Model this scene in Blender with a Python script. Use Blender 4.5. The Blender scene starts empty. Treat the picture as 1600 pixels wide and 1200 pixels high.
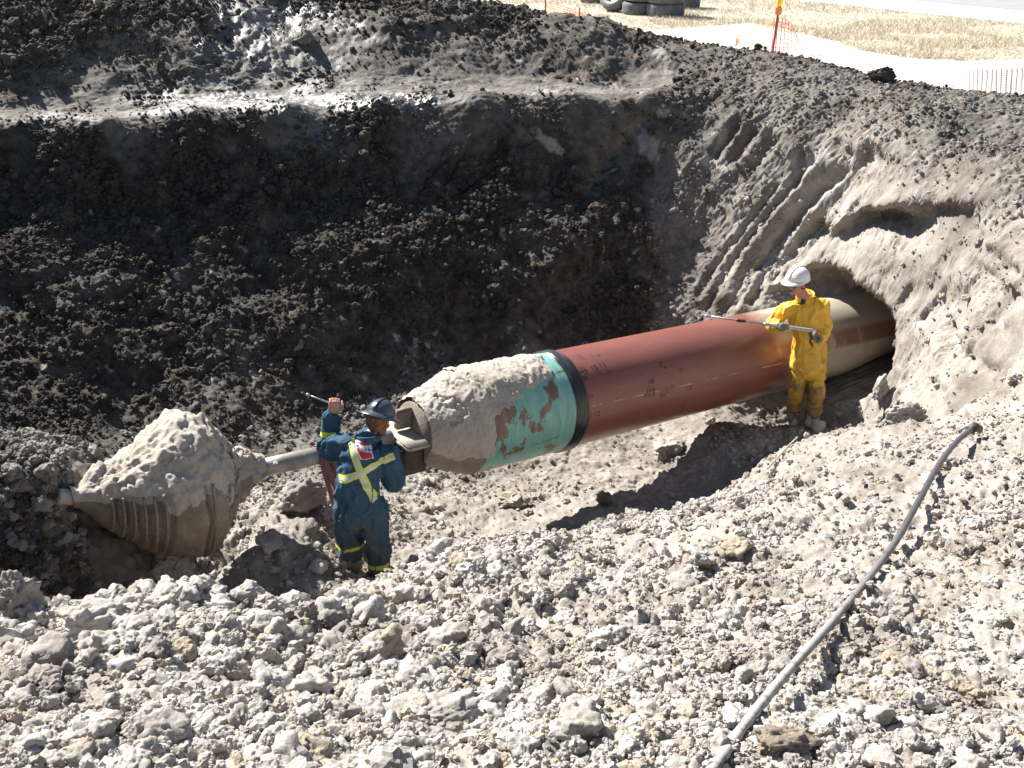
import bpy, bmesh, math, random
import numpy as np
from mathutils import Vector, Matrix, noise as mnoise
from mathutils.bvhtree import BVHTree

random.seed(7)
rng = np.random.default_rng(7)
scene = bpy.context.scene
COL = scene.collection

# ------------------------------------------------------------------ camera, sky, sun, exposure
CAM_Z = 2.2
PITCH = math.radians(25.0)
F = 1600.0                                    # focal length in pixels of the 1600x1200 frame
cam_d = bpy.data.cameras.new('camera')
cam_d.sensor_width = 36.0
cam_d.lens = 36.0
cam_d.clip_start = 0.05
cam_d.clip_end = 3000
cam = bpy.data.objects.new('camera', cam_d)
cam.location = (0, 0, CAM_Z)
cam.rotation_euler = (math.radians(90) - PITCH, 0, 0)
COL.objects.link(cam)
scene.camera = cam

SUN_DIR = Vector((-0.56, 0.50, 0.70)).normalized()     # towards the sun
sun_el = math.asin(SUN_DIR.z)
sun_az = math.atan2(SUN_DIR.x, SUN_DIR.y)              # from +Y, clockwise towards +X
world = bpy.data.worlds.new('World')
scene.world = world
world.use_nodes = True
wn = world.node_tree.nodes
wl = world.node_tree.links
sky = wn.new('ShaderNodeTexSky')
sky.sky_type = 'NISHITA'
sky.sun_disc = False
sky.sun_elevation = sun_el
sky.sun_rotation = sun_az
sky.air_density = 1.0
sky.dust_density = 0.6
wl.new(sky.outputs[0], wn['Background'].inputs[0])
wn['Background'].inputs[1].default_value = 0.05
sun_d = bpy.data.lights.new('sun', 'SUN')
sun_d.energy = 5.0
sun_d.angle = math.radians(0.5)
sun_d.color = (1.0, 0.965, 0.91)
sun = bpy.data.objects.new('sun', sun_d)
sun.rotation_euler = SUN_DIR.to_track_quat('Z', 'Y').to_euler()
sun.location = (-8, 10, 14)
COL.objects.link(sun)
scene.view_settings.view_transform = 'Standard'
scene.view_settings.look = 'None'
scene.view_settings.gamma = 1.0
scene.view_settings.use_curve_mapping = False
scene.view_settings.exposure = 1.32
scene.render.engine = 'CYCLES'
scene.cycles.use_denoising = True
scene.cycles.max_bounces = 6

# ------------------------------------------------------------------ projection helpers
def depression(py):
    return PITCH + math.atan((py - 600.0) / F)

def P(px, py, D):
    """world point seen at pixel (px, py) of the 1600x1200 photo at forward distance D"""
    h = D * math.tan(depression(py))
    depth = D * math.cos(PITCH) + h * math.sin(PITCH)
    return np.array(((px - 800.0) / F * depth, D, CAM_Z - h))

def G(px, py, z=0.0):
    """world point on the plane z seen at the pixel"""
    return P(px, py, (CAM_Z - z) / math.tan(depression(py)))

def project(p):
    p = np.asarray(p, dtype=np.float64)
    h = CAM_Z - p[..., 2]
    D = p[..., 1]
    depth = D * math.cos(PITCH) + h * math.sin(PITCH)
    up = D * math.sin(PITCH) - h * math.cos(PITCH)
    return 800 + F * p[..., 0] / depth, 600 - F * up / depth, depth

# ------------------------------------------------------------------ numpy noise
def _hash(ix, iy, iz, seed):
    h = (ix.astype(np.int64) * 374761393 + iy.astype(np.int64) * 668265263 + iz.astype(np.int64) * 2147483647 + seed * 1274126177) & 0xFFFFFFFF
    h = ((h ^ (h >> 13)) * 1274126177) & 0xFFFFFFFF
    h = h ^ (h >> 16)
    return h

def _rnd(h, k):
    h = (h * (2 * k + 40503) + k * 974711) & 0xFFFFFFFF
    h = ((h ^ (h >> 15)) * 2246822519) & 0xFFFFFFFF
    h = h ^ (h >> 13)
    return (h & 0xFFFFFF).astype(np.float32) / np.float32(0xFFFFFF)

def vnoise(p, seed=0):
    """value noise in [-1, 1], p is (n, 3)"""
    f = np.floor(p)
    t = (p - f).astype(np.float32)
    t = t * t * (3 - 2 * t)
    i = f.astype(np.int64)
    out = np.zeros(len(p), np.float32)
    for dx in (0, 1):
        wx = t[:, 0] if dx else 1 - t[:, 0]
        for dy in (0, 1):
            wy = t[:, 1] if dy else 1 - t[:, 1]
            for dz in (0, 1):
                wz = t[:, 2] if dz else 1 - t[:, 2]
                out += wx * wy * wz * _rnd(_hash(i[:, 0] + dx, i[:, 1] + dy, i[:, 2] + dz, seed), 1)
    return out * 2 - 1

def fbm(p, octaves=4, seed=0, gain=0.5):
    out = np.zeros(len(p), np.float32)
    a = 1.0
    q = p.copy()
    for o in range(octaves):
        out += a * vnoise(q, seed + o * 17)
        q = q * 2.03 + 11.7
        a *= gain
    return out

def clods(p, seed=0, lo=0.28, hi=0.62, chance=1.0):
    """height of a bed of round lumps, one per cell; 0..about 0.6 in cell units"""
    n = len(p)
    out = np.zeros(n, np.float32)
    step = 150000
    for a in range(0, n, step):
        q = p[a:a + step]
        f = np.floor(q).astype(np.int64)
        best = np.zeros(len(q), np.float32)
        for dx in (-1, 0, 1):
            for dy in (-1, 0, 1):
                for dz in (-1, 0, 1):
                    cx, cy, cz = f[:, 0] + dx, f[:, 1] + dy, f[:, 2] + dz
                    h = _hash(cx, cy, cz, seed)
                    ox = cx + 0.15 + 0.7 * _rnd(h, 1)
                    oy = cy + 0.15 + 0.7 * _rnd(h, 2)
                    oz = cz + 0.15 + 0.7 * _rnd(h, 3)
                    r = lo + (hi - lo) * _rnd(h, 4) ** 1.6
                    if chance < 1:
                        r = r * (_rnd(h, 5) < chance)
                    d2 = (q[:, 0] - ox) ** 2 + (q[:, 1] - oy) ** 2 + (q[:, 2] - oz) ** 2
                    best = np.maximum(best, np.sqrt(np.maximum(0, r * r - d2)).astype(np.float32))
        out[a:a + step] = best
    return out

def sstep(a, b, x):
    t = np.clip((x - a) / (b - a), 0, 1)
    return t * t * (3 - 2 * t)

# ------------------------------------------------------------------ materials
def new_mat(name):
    m = bpy.data.materials.new(name)
    m.use_nodes = True
    nt = m.node_tree
    return m, nt, nt.nodes, nt.links, nt.nodes['Principled BSDF']

def nz(N, L, scale, detail=4, rough=0.55, coord=None, vec=None, stretch=None, dist=0.0):
    t = N.new('ShaderNodeTexNoise')
    t.inputs['Scale'].default_value = scale
    t.inputs['Detail'].default_value = detail
    t.inputs['Roughness'].default_value = rough
    t.inputs['Distortion'].default_value = dist
    if vec is not None:
        if stretch:
            mp = N.new('ShaderNodeMapping')
            mp.inputs['Scale'].default_value = stretch
            L.new(vec, mp.inputs[0])
            vec = mp.outputs[0]
        L.new(vec, t.inputs['Vector'])
    return t.outputs['Fac']

def ramp(N, L, src, a, b, ca=(0, 0, 0, 1), cb=(1, 1, 1, 1)):
    if a > b:
        a, b, ca, cb = b, a, cb, ca
    r = N.new('ShaderNodeValToRGB')
    r.color_ramp.elements[0].position = a
    r.color_ramp.elements[1].position = b
    r.color_ramp.elements[0].color = ca
    r.color_ramp.elements[1].color = cb
    L.new(src, r.inputs[0])
    return r.outputs[0]

def mix(N, L, fac, a, b, mode='MIX'):
    m = N.new('ShaderNodeMix')
    m.data_type = 'RGBA'
    m.blend_type = mode
    for sock, v in ((m.inputs[0], fac), (m.inputs[6], a), (m.inputs[7], b)):
        if isinstance(v, (int, float)):
            sock.default_value = v
        elif isinstance(v, tuple):
            sock.default_value = v if len(v) == 4 else (*v, 1)
        else:
            L.new(v, sock)
    return m.outputs[2]

def bump(N, L, bsdf, src, strength, dist, prev=None):
    b = N.new('ShaderNodeBump')
    b.inputs['Strength'].default_value = strength
    b.inputs['Distance'].default_value = dist
    L.new(src, b.inputs['Height'])
    if prev is not None:
        L.new(prev, b.inputs['Normal'])
    L.new(b.outputs[0], bsdf.inputs['Normal'])
    return b.outputs[0]

CLAY = (0.345, 0.312, 0.272)
CLAY_PALE = (0.49, 0.46, 0.43)
CLAY_DAMP = (0.18, 0.152, 0.125)
TOPSOIL = (0.026, 0.020, 0.015)
TOPSOIL_DRY = (0.074, 0.060, 0.047)

def math_n(N, L, op, a, b=None, c=None):
    m_ = N.new('ShaderNodeMath'); m_.operation = op
    for i, v in enumerate((a, b, c)):
        if v is None: continue
        if isinstance(v, (int, float)): m_.inputs[i].default_value = v
        else: L.new(v, m_.inputs[i])
    return m_.outputs[0]


def soil_mat(name, use_attr, clay_value=1.0):
    m, nt, N, L, B = new_mat(name)
    geo = N.new('ShaderNodeNewGeometry')
    pos = geo.outputs['Position']
    big = nz(N, L, 0.9, 5, 0.6, vec=pos)
    mid = nz(N, L, 6.0, 5, 0.65, vec=pos)
    fine = nz(N, L, 55.0, 5, 0.7, vec=pos)
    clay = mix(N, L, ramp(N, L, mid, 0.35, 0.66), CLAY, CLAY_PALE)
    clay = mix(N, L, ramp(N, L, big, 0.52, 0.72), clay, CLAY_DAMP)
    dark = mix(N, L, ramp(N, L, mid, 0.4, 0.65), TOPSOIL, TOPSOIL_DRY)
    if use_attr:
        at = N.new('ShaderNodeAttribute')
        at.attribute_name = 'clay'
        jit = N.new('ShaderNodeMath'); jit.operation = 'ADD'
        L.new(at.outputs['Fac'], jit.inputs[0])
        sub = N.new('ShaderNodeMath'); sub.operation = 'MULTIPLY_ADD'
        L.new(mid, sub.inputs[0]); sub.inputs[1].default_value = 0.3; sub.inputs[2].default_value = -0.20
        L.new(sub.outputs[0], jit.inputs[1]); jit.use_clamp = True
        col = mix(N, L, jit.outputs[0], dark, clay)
    else:
        oi = N.new('ShaderNodeObjectInfo')
        rv = ramp(N, L, oi.outputs['Random'], 0.0, 1.0, (0.86, 0.86, 0.86, 1), (1.1, 1.1, 1.1, 1))
        tan = ramp(N, L, oi.outputs['Random'], 0.86, 0.95)
        clay = mix(N, L, math_n(N, L, 'MULTIPLY', tan, .7), clay, (.30, .235, .155))
        col = mix(N, L, 1.0, mix(N, L, clay_value, dark, clay), rv, 'MULTIPLY')
    spk = ramp(N, L, fine, 0.3, 0.7, (0.78, 0.78, 0.78, 1), (1.15, 1.15, 1.15, 1))
    if use_attr:
        spk = mix(N, L, 1.0, spk, (.82, .80, .77), 'MULTIPLY')
    col = mix(N, L, 1.0, col, spk, 'MULTIPLY')
    L.new(col, B.inputs['Base Color'])
    B.inputs['Specular IOR Level'].default_value = 0.3
    B.inputs['Roughness'].default_value = 0.92
    if use_attr:
        aw = N.new('ShaderNodeAttribute')
        aw.attribute_name = 'wet'
        r = N.new('ShaderNodeMapRange')
        L.new(aw.outputs['Fac'], r.inputs[0])
        r.inputs[3].default_value = 0.92
        r.inputs[4].default_value = 0.33
        L.new(r.outputs[0], B.inputs['Roughness'])
        r2 = N.new('ShaderNodeMapRange')
        L.new(aw.outputs['Fac'], r2.inputs[0])
        r2.inputs[3].default_value = 0.3
        r2.inputs[4].default_value = 1.0
        L.new(r2.outputs[0], B.inputs['Specular IOR Level'])
    n1 = bump(N, L, B, mid, 0.5, 0.03)
    bump(N, L, B, fine, 0.8, 0.008, n1)
    return m

M = {}
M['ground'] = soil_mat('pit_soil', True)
M['clay_clod'] = soil_mat('clay_clod_soil', False, 0.97)
M['mid_clod'] = soil_mat('damp_clod_soil', False, 0.55)
M['dark_clod'] = soil_mat('dark_clod_soil', False, 0.06)

# ------------------------------------------------------------------ terrain control points
# (photo x, photo y, forward distance, clay, roughness, clod size)
CP = []
def cps(clay, rough, csz, *pts):
    for (a, b, c) in pts:
        p = P(a, b, c)
        CP.append((p[0], p[1], p[2], clay, rough, csz))
def cpw(clay, rough, csz, *pts):
    for p in pts:
        CP.append((p[0], p[1], p[2], clay, rough, csz))
# near bank
cps(1, .7, .085, (0, 1195, 2.5), (400, 1195, 2.45), (0, 1100, 3.1), (400, 1100, 3.1))
cps(1, .8, .085, (800, 1195, 2.45), (800, 1100, 3.0))
cps(1, .65, .06, (1200, 1195, 2.35), (1600, 1195, 2.3), (1200, 1100, 2.95), (1600, 1100, 2.9))
cps(1, .8, .14, (0, 1000, 4.0), (200, 1000, 4.0), (400, 1000, 4.0))
cps(1, .9, .11, (800, 1000, 3.8), (600, 1000, 3.9))
cps(1, .7, .07, (1200, 1000, 3.7), (1600, 1000, 3.5))
cps(.95, .8, .15, (0, 955, 4.5), (150, 948, 4.6), (300, 930, 4.75), (450, 942, 5.0))
cps(.95, .9, .12, (590, 932, 5.6), (600, 970, 4.8), (690, 862, 6.15), (800, 910, 5.1), (1000, 900, 5.0))
cps(1, .75, .075, (1300, 900, 4.6), (1600, 900, 4.2), (1200, 800, 5.8), (1400, 800, 5.3), (1600, 800, 5.0))
cps(.9, .7, .08, (900, 840, 6.35), (800, 848, 6.3), (1000, 830, 6.2), (1100, 795, 6.5), (1200, 745, 7.2))
cps(.9, .5, .055, (1400, 700, 6.4), (1600, 700, 5.9), (1400, 665, 7.6), (1500, 665, 7.0))
cps(.9, .6, .07, (1250, 705, 8.2), (1320, 680, 8.2))
# drop behind the near bank and the hole under the reamer
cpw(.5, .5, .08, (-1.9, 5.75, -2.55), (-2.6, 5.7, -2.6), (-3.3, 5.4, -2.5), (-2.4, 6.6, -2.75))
# floor round the man in blue, lumps between reamer and man
cps(.9, .8, .12, (480, 800, 7.3), (430, 850, 6.6), (400, 780, 7.6), (560, 800, 7.5))
cpw(.9, .6, .08, (-1.14, 6.7, -2.66), (-0.8, 6.9, -2.65), (-0.5, 6.7, -2.6))
cps(.95, .4, .05, (750, 790, 8.4), (850, 760, 8.9), (760, 745, 9.1), (940, 775, 8.6), (1000, 715, 9.35), (1070, 690, 9.6), (760, 835, 7.9), (650, 800, 8.1))
# shadowed trough
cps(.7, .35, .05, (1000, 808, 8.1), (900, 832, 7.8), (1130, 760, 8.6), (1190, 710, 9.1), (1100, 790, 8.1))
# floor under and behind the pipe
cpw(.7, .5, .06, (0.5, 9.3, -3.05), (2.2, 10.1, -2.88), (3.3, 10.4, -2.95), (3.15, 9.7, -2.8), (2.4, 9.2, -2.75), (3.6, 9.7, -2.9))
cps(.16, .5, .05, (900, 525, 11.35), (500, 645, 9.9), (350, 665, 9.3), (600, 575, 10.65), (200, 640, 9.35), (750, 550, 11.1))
cpw(.6, .5, .05, (-1.5, 9.0, -2.95), (-.3, 9.7, -2.95), (1.0, 10.6, -2.95), (-3.0, 8.1, -2.8))
# pile at the left that the reamer's tip comes out of
cps(.36, .8, .1, (100, 690, 7.2), (0, 690, 7.0), (160, 705, 7.4), (70, 755, 6.1), (25, 765, 6.1), (-60, 770, 6.0))
cpw(.28, .6, .08, (-2.9, 5.75, -2.3), (-3.4, 5.7, -2.1), (-5.5, 6.6, -1.3))
# far wall
cps(.10, 1.0, .07, (200, 400, 11.1), (500, 400, 11.55), (600, 340, 12.0), (900, 350, 12.25), (0, 400, 10.6), (400, 480, 10.8), (800, 440, 11.65), (600, 470, 11.2), (0, 560, 9.5), (200, 520, 10.15), (950, 430, 11.9), (1000, 350, 12.3))
cps(.04, .7, .06, (750, 350, 12.15), (350, 345, 11.65))
for (a_, b_, c_) in ((-120, 222, 11.6), (0, 212, 11.9), (150, 203, 12.1), (300, 190, 12.4), (450, 178, 12.75), (600, 168, 13.0), (750, 165, 13.15), (900, 160, 13.3), (1010, 160, 13.4)):
    q_ = P(a_, b_, c_)
    cpw(.04, 1.0, .09, (q_[0], q_[1] - .18, q_[2] - .42), (q_[0], q_[1] - .45, q_[2] - .82))
    cpw(.30, .25, .03, tuple(q_))
    cpw(.55, .10, .02, (q_[0], q_[1] + .5, q_[2] + .02), (q_[0], q_[1] + 1.1, q_[2] + .05))
    cpw(.25, .5, .05, (q_[0], q_[1] + 1.5, q_[2] + .16))
cpw(.2, .5, .06, (-8.5, 10.5, -.8), (-8.5, 8, -.9), (-7.5, 12.5, -.2), (-6.5, 4.5, -.4), (-5.5, 3.0, -.3))
# spoil pile above the bench
cps(.22, .8, .13, (0, 0, 15.0), (300, 0, 15.5), (500, -8, 16.5), (0, 90, 13.8), (300, 70, 14.3), (150, 40, 14.6))
cps(.16, .8, .09, (600, 60, 15.0), (700, 8, 16.6), (800, 14, 16.6), (1000, 48, 16.3), (900, 90, 14.9), (1100, 120, 14.2))
cps(.30, .75, .05, (1200, 82, 15.5), (1400, 130, 13.2), (1600, 155, 11.8), (1300, 180, 12.3), (1500, 220, 10.9), (1600, 230, 10.4), (1310, 106, 14.2), (1500, 142, 12.4))
cpw(.1, .4, .06, (1.0, 18.4, -.35), (2.6, 18.0, -.35), (4.6, 17.0, -.35), (6.0, 14.9, -.35), (7.0, 13.4, -.35), (-3, 20, 0.0), (-9, 21, .3),
    (-9, 17.5, 1.6), (-5.0, 18.0, 1.45), (-11, 16, 1.6), (0, 21, -.5), (5, 20, -.5), (9, 16, -.5), (9.5, 12, -.5), (8.6, 10, -.1), (7.3, 10.9, .1))
# rim and clay wall on the right: straight columns from rim to foot
for (px_, r_, f_, cl_) in ((1055, (175, 13.3), (492, 11.6), .5), (1140, (192, 13.0), (485, 11.35), .8), (1240, (215, 12.3), (472, 11.15), .9), (1330, (242, 11.6), (455, 10.55), .95),
                       (1420, (270, 10.8), (590, 9.3), 1), (1500, (295, 10.0), (640, 8.0), 1), (1600, (312, 9.3), (560, 7.4), 1), (1720, (330, 8.6), (580, 6.5), 1)):
    a3, c3 = P(px_, *r_), P(px_, *f_)
    for t_ in (0, .12, .35, .6, .82, 1):
        q_ = a3 + (c3 - a3) * t_
        q_[2] -= .12 * math.sin(math.pi * t_)
        cpw(cl_ * (.45 if t_ == 0 else (.8 if t_ < .2 else 1)), .68, .045, tuple(q_))
cpw(1, .4, .04, (6.6, 7.4, -.25), (6.0, 5.2, -.3), (5.0, 3.4, -.2), (4.0, 2.0, -.1), (7.4, 9.0, -.1))
# by the photographer
cpw(1, .4, .05, (0, 1.2, 0.1), (2, 1.2, .1), (-2, 1.2, .1), (3, 1.2, .05), (-3.2, 1.2, .05))
CP = np.array(CP)

def tps_fit(xy, v, lam=0.003):
    n = len(xy)
    d = np.sqrt(((xy[:, None] - xy[None]) ** 2).sum(-1)) + 1e-9
    K = d * d * np.log(d) + 0
    K[np.arange(n), np.arange(n)] = lam
    A = np.zeros((n + 3, n + 3))
    A[:n, :n] = K
    A[:n, n] = 1; A[:n, n + 1:] = xy
    A[n, :n] = 1; A[n + 1:, :n] = xy.T
    b = np.zeros(n + 3); b[:n] = v
    return np.linalg.solve(A, b)

CXY = CP[:, :2]
TW = tps_fit(CXY, CP[:, 2])
def tps(x, y):
    out = np.empty(len(x))
    n = len(CXY)
    for a in range(0, len(x), 100000):
        X, Y = x[a:a + 100000], y[a:a + 100000]
        s = TW[n] + TW[n + 1] * X + TW[n + 2] * Y
        for i in range(n):
            d2 = (X - CXY[i, 0]) ** 2 + (Y - CXY[i, 1]) ** 2 + 1e-12
            s += TW[i] * 0.5 * d2 * np.log(d2)
        out[a:a + 100000] = s
    return out

def idw(x, y, cols, power=3.0):
    out = np.empty((len(x), len(cols)))
    for a in range(0, len(x), 50000):
        d2 = (x[a:a + 50000, None] - CXY[None, :, 0]) ** 2 + (y[a:a + 50000, None] - CXY[None, :, 1]) ** 2 + 0.01
        w = d2 ** (-power / 2)
        w /= w.sum(1, keepdims=True)
        out[a:a + 50000] = w @ CP[:, cols]
    return out

# pipe axis (the string of pipe, pull head and reamer share it)
A0 = Vector((-0.45, 8.0, -1.9))
AD = Vector((0.803, 0.588, -0.085)).normalized()
AU = (Vector((0, 0, 1)) - AD * AD.z).normalized()
AR = AD.cross(AU).normalized()              # points to the camera's side
PIPE_R = 0.46
def axis(s):
    p = A0 + AD * s
    if s > 5.0:
        t = min(1.0, (s - 5.0) / 1.2)
        p = p + Vector((0, 0, 0.13 * t * t * (3 - 2 * t) - 0.03 * max(0.0, s - 6.3) ** 2))
    if s < -2.8:
        p = p + Vector((0, 0, 0.34)) * (-2.8 - s) ** 1.3
    return p

def W_half(y):
    return 0.55 * y + 1.8

def build_ground():
    ys = [1.2]
    while ys[-1] < 8.5:
        ys.append(ys[-1] + 0.003 * ys[-1] + 0.0035)
    while ys[-1] < 14.5:
        ys.append(ys[-1] + (0.010 if ys[-1] > 11.3 and ys[-1] < 13.5 else 0.0145))
    while ys[-1] < 21.0:
        ys.append(ys[-1] + 0.03)
    ys = np.array(ys)
    NU = 860
    us = np.linspace(-1, 1, NU)
    Y, U = np.meshgrid(ys, us, indexing='ij')
    X = U * W_half(Y)
    nr = len(ys)
    # coarse evaluation then bilinear refinement
    cy = np.linspace(0, nr - 1, 260); cu = np.linspace(0, NU - 1, 260)
    def interp2(C):
        # rows then columns
        r = np.empty((nr, 260))
        for j in range(260):
            r[:, j] = np.interp(np.arange(nr), cy, C[:, j])
        o = np.empty((nr, NU))
        for i in range(nr):
            o[i] = np.interp(np.arange(NU), cu, r[i])
        return o
    yy = np.interp(cy, np.arange(nr), ys); uu = np.interp(cu, np.arange(NU), us)
    YY, UU = np.meshgrid(yy, uu, indexing='ij')
    XX = UU * W_half(YY)
    Z = interp2(tps(XX.ravel(), YY.ravel()).reshape(260, 260))
    wv = np.stack([XX.ravel(), YY.ravel(), np.zeros(XX.size)], 1)
    wx = XX.ravel() + 0.45 * fbm(wv * 1.1, 4, 3)
    wy = YY.ravel() + 0.45 * fbm(wv * 1.1, 4, 9)
    at = idw(wx, wy, [3, 4, 5])
    clay, rough, csz = [interp2(at[:, k].reshape(260, 260)) for k in range(3)]
    # sink the borders under the surrounding field
    e = sstep(0.80, 1.0, np.abs(U))
    Z = Z * (1 - e) + (-0.12) * e
    Z = np.where(Y < 1.6, Z * sstep(1.2, 1.6, Y) + (1 - sstep(1.2, 1.6, Y)) * -0.1, Z)
    V = np.stack([X, Y, Z], -1)
    def normals(V):
        du = np.gradient(V, axis=1); dv = np.gradient(V, axis=0)
        n = np.cross(du, dv)
        n /= np.linalg.norm(n, axis=-1, keepdims=True) + 1e-12
        return n
    nrm = normals(V).reshape(-1, 3)
    flat = V.reshape(-1, 3).copy()
    fpx, fpy, fdep = project(flat)
    def surf(a, b):
        m = np.where((np.abs(fpx - a) < 9) & (np.abs(fpy - b) < 9) & (flat[:, 1] > 1.3))[0]
        m = m[fdep[m] < fdep[m].min() + .4]
        return flat[m[np.argmin((fpx[m] - a) ** 2 + (fpy[m] - b) ** 2)]].copy()
    clay = clay.ravel(); rough = rough.ravel(); csz = csz.ravel()
    # broad undulation
    b = fbm(flat * 1.3, 4, 21)
    wallm = sstep(2.2, 3.2, flat[:, 0]) * sstep(7.5, 8.5, flat[:, 1])
    flat += nrm * (b * 0.09 * (0.35 + rough) * (1 - .65 * wallm))[:, None]
    # tooth grooves cut by the digger's bucket on the clay wall
    grooves = [((1325, 236, 0), (1175, 470, 0), .06, .085), ((1362, 236, 0), (1240, 400, 0), .065, .10), ((1290, 262, 0), (1130, 490, 0), .045, .06), ((1345, 232, 0), (1208, 440, 0), .03, .05),
               ((1305, 250, 0), (1150, 480, 0), .03, .045), ((1270, 250, 0), (1100, 480, 0), .035, .045), ((1215, 290, 0), (1090, 460, 0), .03, .04), ((1385, 250, 0), (1330, 330, 0), .035, .05), ((1410, 258, 0), (1365, 320, 0), .03, .04),
               ((1450, 350, 0), (1420, 395, 0), .03, .035), ((1520, 360, 0), (1470, 420, 0), .03, .035), ((1560, 440, 0), (1470, 545, 0), .03, .04), ((1600, 500, 0), (1500, 610, 0), .03, .04),
               ((1252, 240, 0), (1238, 285, 0), .04, .07), ((1178, 205, 0), (1146, 250, 0), .05, .08), ((1206, 214, 0), (1178, 258, 0), .05, .08),
               ((1152, 196, 0), (1118, 240, 0), .05, .08), ((1232, 330, 0), (1180, 410, 0), .04, .05), ((1262, 330, 0), (1200, 430, 0), .03, .04),
               ((1560, 405, 0), (1500, 460, 0), .035, .05), ((1590, 470, 0), (1500, 570, 0), .04, .05), ((1595, 530, 0), (1500, 630, 0), .04, .04), ((1590, 600, 0), (1530, 650, 0), .035, .04),
               ((1480, 440, 0), (1440, 500, 0), .03, .03), ((1540, 560, 0), (1450, 650, 0), .04, .04),
               ((700, 225, 0), (655, 300, 0), .05, .05), ((730, 228, 0), (685, 310, 0), .04, .05), ((670, 230, 0), (625, 290, 0), .05, .04),
               ((1000, 190, 0), (905, 320, 0), .13, .10), ((560, 240, 0), (530, 300, 0), .06, .05)]
    wob = flat + 0.012 * np.stack([fbm(flat * 3, 3, 31), fbm(flat * 3, 3, 37), fbm(flat * 3, 3, 41)], 1)
    for (a, c, wd, dp) in grooves:
        a3, c3 = surf(a[0], a[1]), surf(c[0], c[1])
        ab = c3 - a3
        # compare in x/z, the wall's plane
        t = np.clip(((wob[:, 0] - a3[0]) * ab[0] + (wob[:, 2] - a3[2]) * ab[2]) / (ab[0] ** 2 + ab[2] ** 2), 0, 1)
        dx = wob[:, 0] - (a3[0] + t * ab[0]); dz = wob[:, 2] - (a3[2] + t * ab[2])
        near = np.abs(wob[:, 1] - (a3[1] + t * ab[1])) < 1.2
        d = np.sqrt(dx * dx + dz * dz)
        g = np.where(near, np.exp(-(d / wd) ** 2), 0)
        rdg = np.where(near, np.exp(-((d - wd * 1.9) / (wd * .7)) ** 2), 0)
        flat -= nrm * (g * dp * 1.3 - rdg * dp * 0.15)[:, None]
        clay[:] = clay + g * 0.12
    # undercut ledge on the right wall
    for (q0, q1, q2) in (((1300, 345, 11.3), (1400, 322, 10.5), .55), ((1400, 322, 10.5), (1500, 318, 9.9), .5), ((1385, 335, 10.7), (1420, 345, 10.4), .5)):
        a3, c3 = surf(q0[0], q0[1]), surf(q1[0], q1[1])
        ab = c3 - a3
        t = np.clip(((flat - a3) @ ab) / (ab @ ab), 0, 1)
        dv = flat - (a3 + t[:, None] * ab)
        dz = dv[:, 2] + 0.03 * fbm(flat * 6, 3, 77)
        dh = np.sqrt(dv[:, 0] ** 2 + dv[:, 1] ** 2)
        below = np.exp(-((dz + 0.17) / 0.13) ** 2) * np.exp(-(dh / 0.35) ** 2)
        above = np.exp(-((dz - 0.05) / 0.10) ** 2) * np.exp(-(dh / 0.35) ** 2)
        nh = np.array([-0.45, -0.9, 0.0])
        flat -= nh * (below * 0.26)[:, None]
        flat += nh * (above * 0.07)[:, None]
    # tunnel round the pipe where it leaves the pit
    ad = np.array(AD); a0 = np.array(axis(6.4))
    rel = flat - a0
    s = rel @ ad
    perp = rel - s[:, None] * ad
    up = perp[:, 2]; side = perp @ np.array(AR)
    d = np.sqrt((side * np.where(side > 0, 0.60, 1.0)) ** 2 + ((up - 0.06) * np.where(up > 0, 1.08, .9)) ** 2) * (1 + 0.07 * fbm(flat * 1.7, 3, 53))
    R = 0.72
    k = np.clip(1 - (d / R) ** 3, 0, 1) ** 0.6 * sstep(-1.75, -0.95, s + 1.3 * sstep(-.10, .35, side))
    ok = (s > -2.4) & (s < 3.5)
    k = k * np.where((up < -.35) & (s < -.6), sstep(-.75, -.35, up), 1)
    flat += ad[None] * np.where(ok, k * 2.2, 0)[:, None]
    # cloddy relief
    V2 = flat.reshape(V.shape)
    nrm = normals(V2).reshape(-1, 3)
    q = flat + 0.012 * np.stack([fbm(flat * 22, 2, 61), fbm(flat * 22, 2, 67), fbm(flat * 22, 2, 71)], 1)
    q2 = flat + 0.05 * np.stack([fbm(flat * 6, 3, 61), fbm(flat * 6, 3, 67), fbm(flat * 6, 3, 71)], 1)
    patch = sstep(-0.6, 0.1, fbm(flat * 1.6, 3, 99))          # smooth smeared spots among the crumbs
    rr = rough * (0.5 + 0.6 * patch)
    w_big = sstep(0.055, 0.13, csz)
    w_mid = sstep(0.025, 0.08, csz)
    h = 0.30 * 0.5 * w_big * rr * clods(q2 / 0.30, 1, chance=.8)
    h += 0.125 * 0.7 * w_mid * rr * clods(q2 / 0.125, 2, chance=.85)
    h += 0.052 * 1.0 * (0.25 + 0.85 * rr) * clods(q / 0.052, 3, chance=.9)
    h += 0.006 * fbm(flat * 30, 3, 5) * (0.5 + rr) + 0.016 * fbm(flat * 9, 3, 6) * (0.5 + rr)
    far = sstep(1.2, 1.6, flat[:, 1])
    flat += nrm * (h * far)[:, None]
    # wet shiny patches on the bench and the pile
    wet = np.zeros(len(flat))
    px, py, dep = project(flat)
    wn_ = fbm(flat * 2.2, 4, 111)
    def blob(cx, cy, sx, sy, amt):
        return amt * np.exp(-((px - cx) / sx) ** 2 - ((py - cy) / sy) ** 2)
    wb = blob(400, 60, 150, 90, 1.1) + blob(600, 158, 150, 14, 1.3) + blob(40, 190, 120, 16, .7) + blob(330, 165, 150, 22, .8) + blob(500, 210, 60, 35, .8) + blob(900, 140, 120, 10, .6)
    wet = np.clip(wb + 0.5 * wn_ - 0.25, 0, 1) * (wb > 0.12)
    sn_ = fbm(flat * np.array([9.0, 9.0, 5.0]), 4, 131)
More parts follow.
